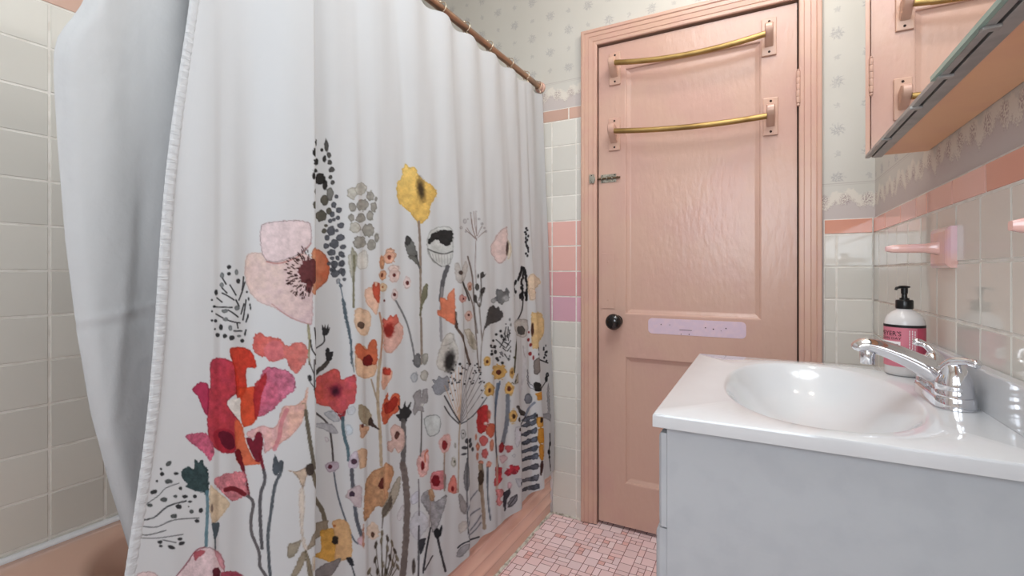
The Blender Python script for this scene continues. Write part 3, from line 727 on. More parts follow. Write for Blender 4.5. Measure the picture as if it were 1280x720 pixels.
bl('F', '240 350 310 340 345 400 310 415 265 385', (182, 186, 194)); bl('F', '200 430 250 418 310 440 335 485 290 490 240 465', (176, 176, 182)); bl('F', '385 430 425 440 430 490 390 500', (204, 216, 226), .8); bl('F', '390 330 440 305 450 350 405 370', (200, 204, 212), .8)
bl('F', '180 205 215 140 270 75 310 58 345 80 355 130 400 115 450 105 456 200 446 280 412 300 386 340 355 362 320 350 280 315 235 305 195 270', (204, 84, 66), rgb2=(196, 78, 92), ang=.2, edge=.8, tone=.16)
dt('F', '318,205,42', (122, 36, 60), .75, 1, 3); dt('F', '316,208,24', (62, 26, 44), .9, 1, 2)
bl('F', '322 345 355 362 388 335 372 390 355 398', (150, 42, 52)); st('F', '365 385 370 480 400 600 405 665', 22, (78, 102, 112))
# -- dark pebble spike
stones = '155,72,20,25;140,122,18,22;170,110,8;155,170,28,20;182,155,10,18;150,212,27,14;160,255,26,30;130,240,8,18;185,285,12,25'
dt('D', stones, (34, 31, 30)); dt('D', '192,88,11,32;205,135,11,15;208,172,11,12;218,208,15,14;212,245,10;223,273,11', (70, 68, 66))
dt('D', '148,318,16,20;183,360,20,28;147,385,22,20;165,440,30,28;205,415,14,16;180,515,12,12;190,487,10,8;152,480,12,7', (84, 80, 70)); dt('D', '210,330,18,34', (112, 110, 106))
dt('D', '242,342,11,10;228,385,14,16;255,410,16,14;222,432,13;250,450,11;210,465,11;230,458,10,8;265,487,17,15;215,515,19,26;195,548,12,14;245,513,9;262,548,23,17;232,580,23,24;190,590,14,14;275,595,17,12;218,622,20,18;268,630,15,14;245,648,9;230,683,15,20;205,678,9,10;265,680,15,14;230,712,11;268,715,15', (82, 84, 92))
dt('E', '295,15,16,14;330,15,15,15;365,2,14,10;310,55,24,26;360,50,18,22;288,92,10,14;315,118,28,28;368,112,16,28;375,155,14,12', (84, 86, 94)); dt('E', '335,168,14,20', (140, 144, 152)); dt('E', '352,197,12,12', (96, 100, 110))
st('E', '345 180 370 300', 8, (90, 104, 116)); bl('E', '358 290 380 300 400 420 425 560 432 720 420 720 408 560 380 430', (84, 98, 108)); st('F', '430 0 440 80', 8, (120, 126, 128))
# -- grey pebble spike
bl('D', '318 600 333 615 348 640 335 722 315 722', (150, 146, 124), .8); bl('D', '345 640 385 610 400 640 395 700 350 700', (214, 210, 202), .8)
dt('D', '322,325,26,32;365,305,30,32;337,497,30,27', (186, 182, 172)); dt('D', '412,340,20,26;440,355,8,12;372,385,30,30;322,395,20,22;428,395,16,26;410,440,18,26;363,452,24,24;317,448,15,20;402,512,30,34;443,550,12,26;358,572,32,32;418,585,22,28', (150, 146, 138))
st('E', '440 0 437 150 437 340', 15, (112, 108, 84)); bl('E', '400 0 430 0 435 130 420 140 405 60', (186, 182, 168), .8)
# -- yellow flower
bl('D', '545 280 570 240 572 205 590 180 605 195 640 200 655 240 690 265 735 300 745 330 725 365 710 400 705 440 670 480 640 465 610 425 575 395 555 370 545 330', (238, 200, 112), rgb2=(228, 182, 92), ang=.9, edge=.86, tone=.12, rough=1.4)
dt('D', '665,308,17,50,-8', (52, 42, 32), .9, 1, 2)
st('D', '652 470 660 560 663 722', 11, (132, 118, 108)); bl('D', '585 570 595 540 620 560 640 600 650 660 660 702 630 660 595 625', (104, 104, 102)); bl('D', '585 570 596 538 615 560 600 590', (56, 54, 54), .8); st('D', '640 640 660 702', 10, (50, 48, 48))
st('H', '20 195 28 480 30 720', 12, (146, 130, 118)); st('E', '885 80 885 400 890 720', 10, (146, 132, 118)); bl('E', '885 310 888 250 905 200 930 188 930 260 900 330 880 418 876 380', (118, 114, 90)); st('I', '35 200 40 440', 13, (138, 124, 112))
bl('E', '800 0 850 0 875 50 880 80 850 50', (110, 110, 106)); 
bl('I', '0 450 25 435 30 500 15 530 0 520', (110, 110, 116)); bl('I', '35 450 60 440 80 460 60 505 40 480', (156, 154, 150)); dt('I', '55,585,26,38', (184, 180, 172)); dt('I', '0,590,10,30', (170, 176, 184))
bl('F', '815 110 845 82 868 110 850 150 825 140', (180, 184, 190)); bl('F', '830 0 870 0 882 20 870 55 840 30', (116, 118, 124)); bl('F', '890 0 930 0 915 35 895 20', (156, 154, 150))
# -- white striped cup with black
bl('H', '75 300 110 250 180 225 245 250 250 380 245 440 215 490 170 500 110 460 75 400', (208, 210, 208), edge=.75); 
bl('H', '80 335 108 280 150 260 200 255 245 265 240 330 222 350 200 362 170 340 130 312 100 345', (38, 36, 36), rough=1.4)
st('H', '80 380 130 402 190 412 245 395', 9, (100, 100, 100)); st('H', '82 390 110 450 170 498', 5, (120, 120, 120))
for k in range(7): st('H', f'{110+k*20} {415+k%2*3} {120+k*18} {455+min(k,3)*8}', 3, (160, 160, 160), .7)
st('H', '210 500 180 600 165 722', 28, (88, 88, 92)); st('I', '175 0 165 150 168 350', 18, (152, 150, 154))
# -- small orange flowers
dt('D', '510,640,30,38', (228, 176, 148), edge=.7); dt('D', '508,640,12,17', (130, 62, 46)); dt('D', '470,672,13,34', (222, 150, 110)); dt('D', '528,705,30,22', (226, 198, 188), .8)
dt('E', '675,12,40,40', (226, 176, 152), edge=.75); dt('E', '675,10,13,15', (122, 52, 42)); dt('E', '630,50,14,34;632,128,24,34', (222, 166, 130)); dt('E', '627,128,8,16', (130, 64, 44)); dt('E', '708,128,38,48', (224, 196, 188), edge=.85); dt('E', '793,178,26,42;712,258,22,42', (226, 204, 200), edge=.85)
dt('E', '708,128,12;796,180,11,14;710,258,10,12;642,297,6,8', (92, 32, 32)); dt('E', '635,208,28,30', (228, 196, 160)); dt('E', '631,208,7', (200, 120, 80))
# -- seed umbel
for s_ in ('405 320 370 285 340 240', '405 320 380 250 370 180', '405 320 378 240 365 150', '405 292 392 210 385 130', '405 292 402 210 400 140', '410 292 425 255 440 228', '412 305 440 278 462 262', '405 310 350 270 330 250', '400 325 395 480 400 605'): st('H', s_, 5, (140, 124, 120), .85)
dt('H', '325,195,13,18;303,238,12;332,265,8;345,180,6;440,213,10;455,240,8;465,262,9;420,180,9;400,130,6;365,140,6', (190, 186, 188), .8)
# -- blush half flower and dark sprigs, right
bl('H', '497 360 520 320 545 275 580 245 607 235 612 330 610 420 580 470 545 477 520 440 500 410', (224, 198, 194), edge=.8); bl('H', '612 320 635 360 635 410 612 445', (230, 216, 192), .8); dt('H', '608,375,9,42', (70, 50, 46))
rs = random.Random(3)
dt('H', ';'.join(f'{740+rs.uniform(-12,12):.0f},{y_:.0f},{rs.uniform(5,8):.0f},{rs.uniform(6,11):.0f}' for y_ in range(242, 430, 13)), (36, 34, 38))
for k in range(17):
    y_ = 505+k*13; w_ = min(8+k*3.2, 36)
    dt('H', f'{714-k*.8-w_+rs.uniform(-3,3):.0f},{y_:.0f},8,11;{714-k*.8+w_+rs.uniform(-3,3):.0f},{y_+5:.0f},8,11;{714-k*.8+rs.uniform(-6,6):.0f},{y_+2:.0f},7,10', (32, 32, 36))
dt('I', ';'.join(f'{700+rs.uniform(-34,34):.0f},{rs.uniform(0,88):.0f},7,10' for k in range(16)), (32, 32, 36))
st('I', '715 60 706 150 690 225', 9, (50, 48, 50))
bl('H', '752 560 800 545 832 600 805 660 765 722 745 640', (232, 206, 176), .85, edge=.85); bl('I', '755 0 800 10 825 40 790 80 755 70', (230, 204, 180), .8)
bl('H', '260 480 290 475 302 525 330 460 345 480 340 540 320 600 280 606 262 560', (196, 190, 186), edge=.88); dt('H', '303,538,18,15', (74, 58, 54))
st('H', '345 430 375 560 386 722', 10, (112, 98, 92)); st('H', '320 600 355 722', 11, (60, 56, 54)); dt('H', '358,628,16,27', (216, 172, 154)); dt('H', '358,632,6,10', (150, 80, 60))
for s_ in ('430 545 435 640 420 722', '450 640 436 700'): st('H', s_, 7, (96, 88, 84))
bl('H', '430 570 436 540 450 528 455 550 468 545 445 575', (64, 60, 58)); bl('H', '432 670 440 640 462 635 455 665 436 700', (66, 62, 60)); dt('H', '408,632,14,24', (72, 68, 66)); dt('H', '415,560,6,16;395,705,12,18', (86, 80, 76))
bl('H', '505 720 540 690 533 655 560 650 578 672 610 640 622 690 600 722', (106, 106, 110), rough=1.4)
# -- coral flower
st('I', '262 165 270 260 310 320 340 420 357 505', 17, (88, 72, 64)); bl('I', '262 190 280 240 275 270 262 260', (80, 62, 56))
bl('I', '210 45 240 15 258 20 262 230 235 235 195 210 145 178 142 150 165 140 160 70 190 65 210 80', (230, 140, 106), rgb2=(222, 116, 84), ang=1.2, edge=.85)
dt('I', '315,72,30,28', (212, 152, 144), edge=.8); dt('I', '322,72,8', (90, 34, 34)); dt('I', '350,185,26,36', (224, 184, 172), edge=.85); dt('I', '352,180,8', (80, 34, 34))
for s_, w_, c_ in (('335 0 375 100 395 250 410 450 422 562', 8, (112, 98, 90)), ('385 0 390 150 410 300', 7, (100, 90, 86)), ('455 270 435 400 430 562', 7, (140, 132, 126)), ('420 100 432 250 440 350', 7, (120, 110, 104))): st('I', s_, w_, c_)
dt('I', '440,20,13,18;395,75,11,26,-15', (66, 62, 60)); st('I', '400 85 425 125 440 40', 8, (76, 70, 66)); dt('I', '360,5,14,12', (200, 150, 130))
bl('I', '452 285 465 220 480 150 510 115 530 132 550 125 560 150 575 150 580 190 560 215 520 235 480 250', (66, 62, 62), edge=.85)
bl('I', '540 80 538 20 570 10 590 30 610 20 620 80 590 92 570 112', (116, 116, 118)); dt('I', '515,85,18;600,70,22', (176, 178, 180))
bl('I', '330 280 360 275 390 320 405 380 397 415 360 390 345 340', (206, 198, 184), edge=.8); dt('I', '375,355,10,34,-10', (110, 104, 86), .8, 1, 2)
fan('I', '535,310,8;563,287,9;515,350,8;500,385,8;525,390,10;505,440,10;530,425,11,14;540,470,11;505,420,7;548,483,8;575,500,10;585,345,8;618,475,7,10;570,320,9,12;630,420,5,9;625,455,5,8;600,240,4;625,210,4,8;632,245,4,10',
    '535 345 560 365|530 400 500 395|560 395 585 350|590 300 600 350|575 320 590 340|600 260 590 310|615 260 608 330|625 280 615 350|580 400 600 420|560 370 590 395|590 360 620 380|600 400 632 350|610 420 632 390|590 440 610 470|560 430 580 455|605 320 630 300', 7)
dt('I', '570,435,10,14;560,460,7', (130, 132, 138))
# -- orange button flowers
dt('I', '475,490,24,31;555,560,48,52;490,675,36,46;620,672,33,46', (218, 172, 96), edge=.82); dt('I', '640,565,16,36', (214, 166, 90)); dt('I', '475,490,9,12;550,563,19,18;490,682,9,16;622,672,15,18;640,563,5,12', (84, 38, 32))
# -- grey bloom with black heart
bl('I', '150 430 172 360 210 300 250 305 262 350 280 400 280 480 255 562 200 560 150 540 133 500', (200, 196, 190), edge=.86); bl('I', '170 380 200 310 245 300 250 350 215 380', (206, 202, 196), .8, edge=.75); dt('I', '225,490,34,70,5', (40, 37, 37), .95, 1, 2)
bl('I', '105 660 120 640 110 610 140 610 150 590 185 600 210 582 225 630 217 680 182 700 150 716 120 700', (146, 148, 156), rough=1.5)
# -- dandelion fan
for k in range(13):
    t_ = k/12; u_ = 556+52*t_; v_ = 482-26*math.sin(math.pi*t_)
    c_ = (196, 160, 132) if k < 6 else (136, 132, 134)
    st('P', f'575 530 {575+(u_-575)*.42:.1f} {530-38*(.5+.5*math.sin(math.pi*t_)):.1f} {u_:.1f} {v_:.1f}', .9, c_, .85)
rs = random.Random(5)
dt('P', ';'.join(f'{rs.uniform(563,602):.1f},{rs.uniform(454,480):.1f},{rs.uniform(.7,1.3):.2f}' for k in range(44))+';566,500,.9;563,492,.9;569,488,.9;602,488,1.2;605,478,1.2;603,497,1;561,478,1;575,455,1.7;588,455,1.2;576,467,1.6', (44, 42, 46))
st('J', '190 80 240 170 292 255', 10, (56, 54, 58)); st('J', '190 150 230 212 290 268', 9, (60, 58, 60)); st('J', '295 268 380 212 472 90', 8, (92, 94, 100)); st('J', '293 265 286 400 281 720', 9, (168, 148, 128))
# -- grey slab flower and stem
bl('I', '660 218 740 213 745 290 720 330 670 302', (192, 187, 182)); dt('I', '700,283,28,32', (78, 75, 73)); st('I', '680 310 668 400 656 562', 10, (74, 70, 58)); st('J', '655 0 640 -10', 6, (80, 76, 64)); dt('L', '312,195,14,10,30', (84, 82, 60))
bl('L', '312 400 330 345 352 342 358 385 330 435 312 432', (176, 166, 150), edge=.7); dt('L', '322,405,7,20,20', (90, 84, 76))
# -- peach flower, red berries, right edge
bl('I', '768 180 800 165 840 175 852 300 832 390 795 405 772 380', (230, 194, 138), edge=.9); dt('I', '776,278,10,40', (64, 34, 30)); dt('I', '752,295,6,8;750,345,9,12;765,380,9,12;760,438,11,13;783,465,6,14', (150, 40, 40))
dt('I', ';'.join(f'{rs.uniform(820,872):.0f},{rs.uniform(385,490):.0f},{rs.uniform(4,7):.0f},{rs.uniform(5,9):.0f}' for k in range(34)), (44, 44, 50)); st('I', '850 470 880 500', 8, BK)
bl('I', '783 505 800 475 832 465 848 520 820 570 790 575', (126, 116, 112), edge=.7); bl('L', '485 425 515 412 560 440 572 475 540 500 500 495 484 470', (30, 27, 28)); dt('L', '548,460,8,10', (110, 105, 100), .7)
bl('L', '500 520 530 505 560 500 578 530 555 575 520 578 510 545', (206, 138, 52)); dt('L', '605,350,16,20;598,385,14,28', (26, 26, 30)); dt('L', '606,350,6,9', (150, 148, 146), .8); st('L', '592 410 585 560 588 720', 8, (58, 56, 60)); bl('L', '606 450 620 430 628 560 632 700 612 720 604 560', (166, 166, 172))
st('L', '395 110 405 200 395 330 380 560', 26, (206, 206, 212), .75); bl('L', '420 320 435 310 440 400 480 450 490 480 450 470 425 420', (212, 214, 222), edge=.55); st('L', '388 90 395 150 408 190', 8, (172, 168, 166))
# -- poppy cluster with blue stems
st('J', '555 0 535 130 530 300 540 480 552 562', 12, (96, 98, 108)); st('J', '545 0 540 60 535 130', 16, (112, 126, 146)); st('J', '612 80 612 200 600 290 580 385', 30, (116, 122, 134)); st('L', '178 410 155 560 140 720', 16, (96, 112, 134))
bl('J', '412 175 440 146 475 140 482 200 482 262 456 320 420 326 405 280 408 210', (178, 44, 44), edge=.8, tone=.2); bl('J', '465 300 490 265 527 270 525 320 500 362 470 332', (196, 92, 66)); dt('J', '488,205,13,30', (204, 110, 86)); dt('J', '465,262,14,12', (232, 214, 206))
dt('J', '450,378,30,32;460,463,24,32', (204, 96, 94), edge=.75); dt('J', '412,418,13,30;505,410,14,42', (210, 128, 100)); dt('J', '400,355,8,20;410,480,9,24;432,525,17,16', (208, 132, 108)); bl('J', '465 545 480 515 502 520 500 550 480 558', (218, 142, 122))
dt('J', '570,423,18,34,10', (152, 36, 42)); bl('J', '592 415 615 408 645 415 640 440 615 456 598 440', (192, 86, 90)); bl('J', '560 480 590 470 612 490 600 515 575 530 560 510', (224, 190, 196), edge=.85)
bl('N', '108 365 125 355 150 362 155 390 148 420 150 450 125 480 100 478 95 450 108 425', (182, 52, 60), tone=.3, rough=1.6); bl('N', '172 390 185 370 200 360 205 338 225 330 240 345 270 335 276 365 255 390 240 410 215 405 190 418', (176, 46, 60), tone=.3, rough=1.6)
dt('N', '235,275,14,14', (222, 224, 232), .8); bl('N', '190 470 205 455 222 470 218 500 200 510', (224, 182, 190)); bl('N', '110 510 135 505 165 520 160 555 140 570 155 600 140 622 115 610 118 560', (212, 132, 134), tone=.2, rough=1.4)
bl('N', '165 530 190 515 208 500 210 540 190 580 178 650 168 650 160 575', (58, 54, 64)); bl('N', '190 610 210 570 245 545 258 545 258 580 235 615 200 635', (128, 126, 134), edge=.55); st('N', '195 632 255 548', 4, (60, 60, 66))
bl('N', '245 440 270 430 295 440 290 490 265 490', (198, 200, 212), .8); dt('N', '290,468,7,10', (70, 70, 84)); bl('N', '240 100 260 70 290 90 280 180 255 220 240 170', (214, 214, 224), .8)
dt('J', '648,215,27,48', (218, 172, 98), edge=.82); dt('J', '652,215,12,16', (60, 36, 28))
# -- striped leaf
dt('L', '434,568,34,46', (126, 130, 142), edge=.7)
bl('L', '330 640 350 625 375 640 412 690 405 715 365 700', (66, 60, 58)); st('L', '410 720 440 650 490 600', 22, (120, 130, 150), .8)
STR = [(700, 30), (628, 26), (600, 22)]
for k, (y_, l_) in enumerate(((-8, 40), (32, 48), (92, 52), (152, 58), (214, 58), (270, 60), (340, 62), (418, 62), (480, 58))):
    x0_ = 310-k*1.0; x1_ = 388+k*2.6; yy_ = y_+20
    bl('N', f'{x0_} {yy_+18} {x0_+20} {yy_-12} {x0_+46} {yy_-18} {x1_} {yy_-34} {x1_} {yy_+2} {x1_-30} {yy_+14} {x0_+40} {yy_+12} {x0_+14} {yy_+28}', (84, 90, 104) if k < 6 else (92, 94, 104), edge=.7, tone=.35, n_=4)
st('N', '318 0 300 90 290 200 296 330 305 440 308 520', 7, (56, 52, 54), .8); dt('N', '275,25,10,14;282,95,12,12', (70, 58, 52))
bl('N', '392 20 410 5 440 15 436 70 400 78', (216, 154, 66)); bl('N', '402 95 440 82 455 110 456 160 435 190 405 180', (206, 138, 44), edge=.85); bl('N', '415 195 438 205 442 290 420 305 408 250', (204, 134, 46)); bl('N', '435 190 458 170 462 220 445 260', (222, 176, 110), .7); dt('N', '427,28,10,18;395,0,7,14', (40, 28, 24))
bl('N', '420 320 438 315 436 360 428 410 416 400', (58, 32, 30)); bl('N', '450 0 490 -20 492 40 470 25', (160, 160, 166)); st('N', '484 120 485 180 478 250 484 320 492 380', 6, (44, 42, 48)); dt('N', '488,190,8,16;478,250,9,18;474,322,9,14;490,350,5,14;482,285,6,9', (32, 30, 36))
# -- centre row: peach, red and brown flowers
bl('E', '510 240 530 210 555 205 575 175 610 190 612 300 590 395 560 360 520 310', (230, 186, 162), edge=.86); bl('E', '562 200 575 176 585 205 598 180 612 195 608 300 590 300 565 250', (188, 74, 52), .9)
bl('E', '445 365 475 345 510 355 550 380 555 440 530 520 490 530 455 490 443 440', (224, 188, 158), edge=.88); dt('E', '487,460,22,25', (90, 68, 58))
st('E', '610 380 630 500 620 650 612 722', 13, (176, 130, 104)); st('F', '612 0 600 150 600 300 615 500 622 702', 21, (180, 160, 134)); st('F', '555 130 575 200 598 282', 11, (156, 140, 120))
bl('E', '630 410 660 425 680 395 700 405 725 390 735 430 750 450 770 490 760 560 720 620 680 650 640 625 635 500', (226, 176, 162), edge=.88); bl('E', '632 415 660 425 680 395 700 405 725 390 738 440 710 470 690 530 660 540 638 490', (206, 94, 78), .85); dt('E', '672,495,34,44', (142, 42, 36), .95, 1, 1)
bl('P', '444 432 449 429 456 433 460 437 463 427 468 424 471 432 471 462 465 471 456 473 447 469 444 460', (226, 182, 148), edge=.85); bl('P', '444 433 450 429 458 437 463 426 470 426 471 455 455 452 446 445', (204, 100, 68), .9); bl('P', '454 448 460 443 465 447 465 456 456 457 453 453', (112, 26, 26))
st('E', '720 300 790 440 830 600 846 702', 12, (112, 112, 114)); bl('E', '840 672 870 655 885 722 842 722', (120, 120, 122)); bl('E', '895 660 930 650 932 690 905 722', (170, 168, 160))
bl('F', '630 60 650 45 690 70 695 110 660 170 635 200 622 150', (228, 172, 148), edge=.88); bl('F', '632 70 650 42 660 60 680 55 682 95 645 100', (194, 66, 54))
bl('F', '625 330 640 270 665 218 672 268 700 225 735 225 750 270 735 340 690 372 660 420 640 432 625 390', (206, 92, 62), edge=.8, tone=.16); bl('F', '640 300 680 270 710 240 735 270 700 340 650 360', (158, 44, 36), .85)
bl('F', '480 430 510 440 542 448 520 500 490 522 478 480', (208, 160, 128)); dt('F', '497,440,10,14', (96, 44, 40)); bl('F', '470 300 510 305 545 340 562 400 545 440 500 422 475 380', (158, 142, 116), edge=.85); bl('F', '540 395 560 385 575 430 608 455 605 464 560 445 536 432', (62, 46, 42))
bl('F', '720 370 745 350 735 300 758 325 770 310 780 275 792 312 820 278 812 320 826 350 800 390 780 415 755 410', (42, 40, 42)); st('F', '768 405 772 560 766 722', 34, (94, 90, 90)); st('G', '738 0 755 100 765 250 760 450 748 600 738 722', 42, (112, 100, 96))
bl('F', '830 240 860 205 885 200 890 250 900 200 930 195 930 280 900 300 905 345 870 340 845 370 830 330 845 280', (156, 152, 154)); dt('F', '896,298,11,12', (232, 230, 226)); st('F', '890 345 890 500 886 620', 9, (100, 94, 90))
bl('F', '680 460 710 430 750 445 775 480 778 560 740 622 710 590 690 620 662 592 665 545 692 530', (218, 182, 172), edge=.85); dt('F', '728,500,16,28,10', (88, 52, 46))
bl('F', '460 610 490 588 527 600 522 700 500 722 480 722 470 660', (212, 172, 138)); bl('F', '400 690 420 630 460 610 472 690 450 722 410 722', (202, 188, 202), edge=.88); dt('F', '440,678,21,18', (72, 46, 62))
bl('G', '235 18 260 -10 320 -12 326 30 270 55', (192, 176, 190)); dt('G', '270,18,14', (84, 32, 46)); st('G', '295 55 320 200 370 360 420 480 450 512', 11, (88, 94, 104)); st('G', '410 38 416 150', 26, (80, 80, 88)); st('G', '430 278 445 370 472 460', 24, (82, 86, 96))
bl('G', '370 215 378 188 400 160 470 140 472 270 432 276 405 240', (196, 178, 182), edge=.86); dt('G', '412,192,19,18', (54, 38, 54)); bl('G', '445 490 470 460 488 480 486 530 455 515', (204, 170, 180)); bl('F', '240 520 262 512 275 535 255 550', (214, 206, 214), .7)
bl('G', '490 230 500 120 530 60 580 30 640 10 670 15 682 60 652 110 642 170 648 220 610 275 570 275 520 340 488 362', (184, 136, 98), rgb2=(196, 150, 112), ang=0, edge=.84, tone=.18); dt('G', '608,124,22,42,20', (86, 36, 32), edge=.9)
bl('G', '720 78 722 150 700 220 650 310 610 348 603 300 640 220 680 130', (176, 166, 150), edge=.8); bl('G', '640 240 665 200 668 260 640 310 612 340 606 305', (92, 82, 74), .8); st('G', '612 330 605 412', 7, (92, 80, 72))
dt('G', '545,430,44,55', (228, 202, 180), .85, .9); dt('G', '545,455,12,17', (78, 52, 42)); bl('G', '480 400 490 400 490 540 478 520', (196, 140, 116))
bl('G', '180 582 212 560 206 440 240 420 285 412 300 430 310 520 300 630 270 632 220 612', (210, 156, 70), edge=.86, tone=.14); bl('G', '290 412 285 372 330 355 380 370 402 420 412 520 405 602 350 622 300 625 306 520', (216, 172, 122), edge=.88); dt('G', '303,492,21,28', (34, 30, 30), edge=1); dt('G', '298,398,9', (200, 120, 70))
bl('G', '225 650 270 632 345 605 300 690 260 722 200 722', (132, 126, 126)); bl('G', '372 610 405 600 426 650 406 652', (38, 38, 44)); st('G', '405 640 430 722', 9, (60, 64, 70))
# -- dark grass
for tx, ty in ((605, 445), (600, 495), (640, 480), (672, 510), (565, 520), (640, 545), (690, 560), (560, 615), (655, 600), (700, 605), (705, 660), (522, 690), (610, 650), (575, 690), (632, 690), (680, 640)):
    st('G', f'{tx} {ty} {(tx+606)/2+(tx-606)*.15:.0f} {(ty+790)/2:.0f} 606 790', 5, (84, 76, 66)); dt('G', f'{tx},{ty},9,24,{(tx-606)*-.25:.0f}', (74, 64, 54) if (tx+ty) % 3 else (128, 116, 96))
bl('G', '790 440 780 380 830 300 890 330 902 400 870 450 830 490', (202, 202, 210), .85, edge=.9); bl('G', '700 330 740 260 745 330 715 370', (214, 208, 212), .7); bl('G', '790 210 840 170 845 230 800 260', (206, 206, 220), .8)
bl('G', '838 500 886 480 872 540 850 582', (48, 48, 54)); st('G', '840 100 843 330', 8, (108, 102, 104)); st('G', '843 400 840 560 838 722', 12, (72, 70, 74)); st('G', '906 470 890 560 870 700', 10, (60, 60, 64)); st('G', '930 590 880 682', 8, (62, 60, 62)); dt('G', '808,660,12,46', (74, 66, 62))
# -- lower right plants
bl('K', '0 100 30 92 52 130 40 190 18 260 0 300', (212, 158, 120)); bl('J', '10 490 50 445 80 440 86 540 70 602 30 622 8 560', (228, 176, 170), edge=.86, tone=.16); dt('J', '45,545,13,29', (126, 26, 30)); st('J', '62 520 60 470 78 445', 8, (210, 110, 80))
st('J', '38 200 36 330 30 480', 9, (104, 100, 100)); bl('J', '50 240 90 205 150 210 167 260 150 330 90 352 65 310', (206, 212, 212), .85, edge=.6)
bl('J', '155 380 190 340 225 335 232 390 215 440 185 462 158 430', (228, 180, 174), edge=.9); dt('J', '190,405,19,33', (134, 32, 38)); st('J', '190 460 188 580', 9, (170, 140, 120), .8)
bl('J', '95 642 110 590 150 578 190 580 197 650 180 702 110 702', (208, 124, 128), edge=.85, tone=.2); dt('J', '133,645,30,36', (118, 22, 32), edge=1); bl('J', '212 690 235 620 265 618 272 722 220 722', (212, 120, 108), edge=.85); dt('J', '245,700,10,18', (120, 24, 28))
dt('J', '315,335,18,36', (190, 190, 190)); dt('J', '315,330,6', (70, 66, 66)); dt('J', '250,522,18,36', (192, 188, 178)); dt('J', '256,518,6,10', (90, 90, 76)); dt('J', '262,410,8,20', (190, 186, 180))
dt('J', '340,380,14,18;365,378,9,16,20;325,425,19,11;370,408,10,17,20;378,435,8,14;320,468,19,8,-10', (62, 62, 68)); st('J', '346 400 346 525', 7, (70, 70, 76)); bl('J', '340 520 360 570 362 660 340 722 318 660 322 580', (130, 130, 134), edge=.75)
st('J', '432 545 440 600 430 705', 30, (124, 112, 98)); st('J', '478 560 478 722', 12, (86, 92, 104)); st('J', '545 480 545 700', 8, (200, 176, 156), .8)
bl('K', '205 290 245 235 275 270 290 300 345 265 352 290 330 370 300 450 270 472 255 380', (156, 154, 158), edge=.82, tone=.2); bl('K', '250 240 275 235 285 280 265 300', (196, 150, 110), .8); bl('K', '280 470 300 450 312 462 325 430 326 470 305 512 285 497', (28, 28, 32)); st('K', '300 500 320 590 346 692', 13, (42, 40, 44)); st('K', '262 450 235 590 220 692', 9, (60, 60, 66)); st('K', '255 440 262 300', 8, (150, 140, 140), .6)
bl('K', '340 240 352 200 345 160 335 180', (120, 110, 110), .6); st('K', '338 85 340 240', 9, (150, 136, 126), .7)
st('K', '468 60 468 300 475 470 490 522', 8, (78, 78, 84)); bl('K', '420 258 446 280 466 330 460 370 430 352', (156, 150, 150), edge=.8)
for s_ in ('470 450 500 380 540 340', '480 490 520 420 545 380', '472 350 500 290 525 240', '485 500 515 460 545 420'): st('K', s_, 13, (176, 178, 186), .85); st('K', s_, 4, (104, 106, 114), .8)
st('K', '415 562 450 535 535 500', 9, (60, 62, 68)); bl('K', '405 606 430 560 486 535 470 580 430 615', (160, 160, 164)); bl('K', '420 430 460 410 470 450 430 480', (214, 204, 196), .7)
st('K', '540 100 556 300 565 450', 20, (160, 140, 120)); dt('K', '545,165,17,42', (74, 60, 50)); st('K', '583 108 586 300 600 405', 9, (88, 92, 102)); st('K', '635 60 632 230', 7, (200, 172, 156), .7)
# ------------------------------------------------------------------ curtain object
def grid_mesh(name, Xa, Ya, Za, colr=None):
    nt_, ns_ = Xa.shape; me = bpy.data.meshes.new(name); nv = nt_*ns_
    co = np.stack([Xa, Ya, Za], -1).reshape(-1, 3).astype(np.float32)
    idx = np.arange(nv).reshape(nt_, ns_)
    fa = np.stack([idx[:-1, :-1], idx[1:, :-1], idx[1:, 1:], idx[:-1, 1:]], -1).reshape(-1, 4).astype(np.int32)
    me.vertices.add(nv); me.vertices.foreach_set('co', co.ravel())
    me.loops.add(fa.size); me.loops.foreach_set('vertex_index', fa.ravel())
    me.polygons.add(len(fa)); me.polygons.foreach_set('loop_start', np.arange(0, fa.size, 4, dtype=np.int32))
    me.update(calc_edges=True)
    if colr is not None:
        at = me.color_attributes.new('Col', 'FLOAT_COLOR', 'POINT')
        at.data.foreach_set('color', np.concatenate([colr, np.ones((nv, 1))], 1).astype(np.float32).ravel())
    return me
curtain = empty('shower_curtain', (-.84, 1.1, ZB))
COLLIN = lin(np.clip(COL, 0, 1)*255.0)
place(link('cloth', grid_mesh('cloth', AX, AY, AZ, COLLIN), M['cloth'], None, True), curtain)
# stitched hem down the free edge
hw = 7; hs = np.linspace(0, 1, hw)
j = 8
HX = np.repeat(AX[:, :1], hw, 1)+.0012+.0007*np.sin(np.pi*hs)[None, :]+ .00035*np.sin(Zg[:, :1]*430+hs[None, :]*3+1.5*np.sin(Zg[:, :1]*31))
HY = AY[:, :1] + (hs*.0155-.0015)[None, :]
HX[:, -1] -= .0012; HX[:, 0] -= .002
h = link('side_hem', grid_mesh('side_hem', HX, HY, np.repeat(AZ[:, :1], hw, 1)), M['hem'], None, True); place(h, curtain)
h['label'] = 'puckered stitched hem'
tag(curtain, 'white cotton shower curtain printed with watercolour wildflowers, hanging outside the tub', 'shower curtain')
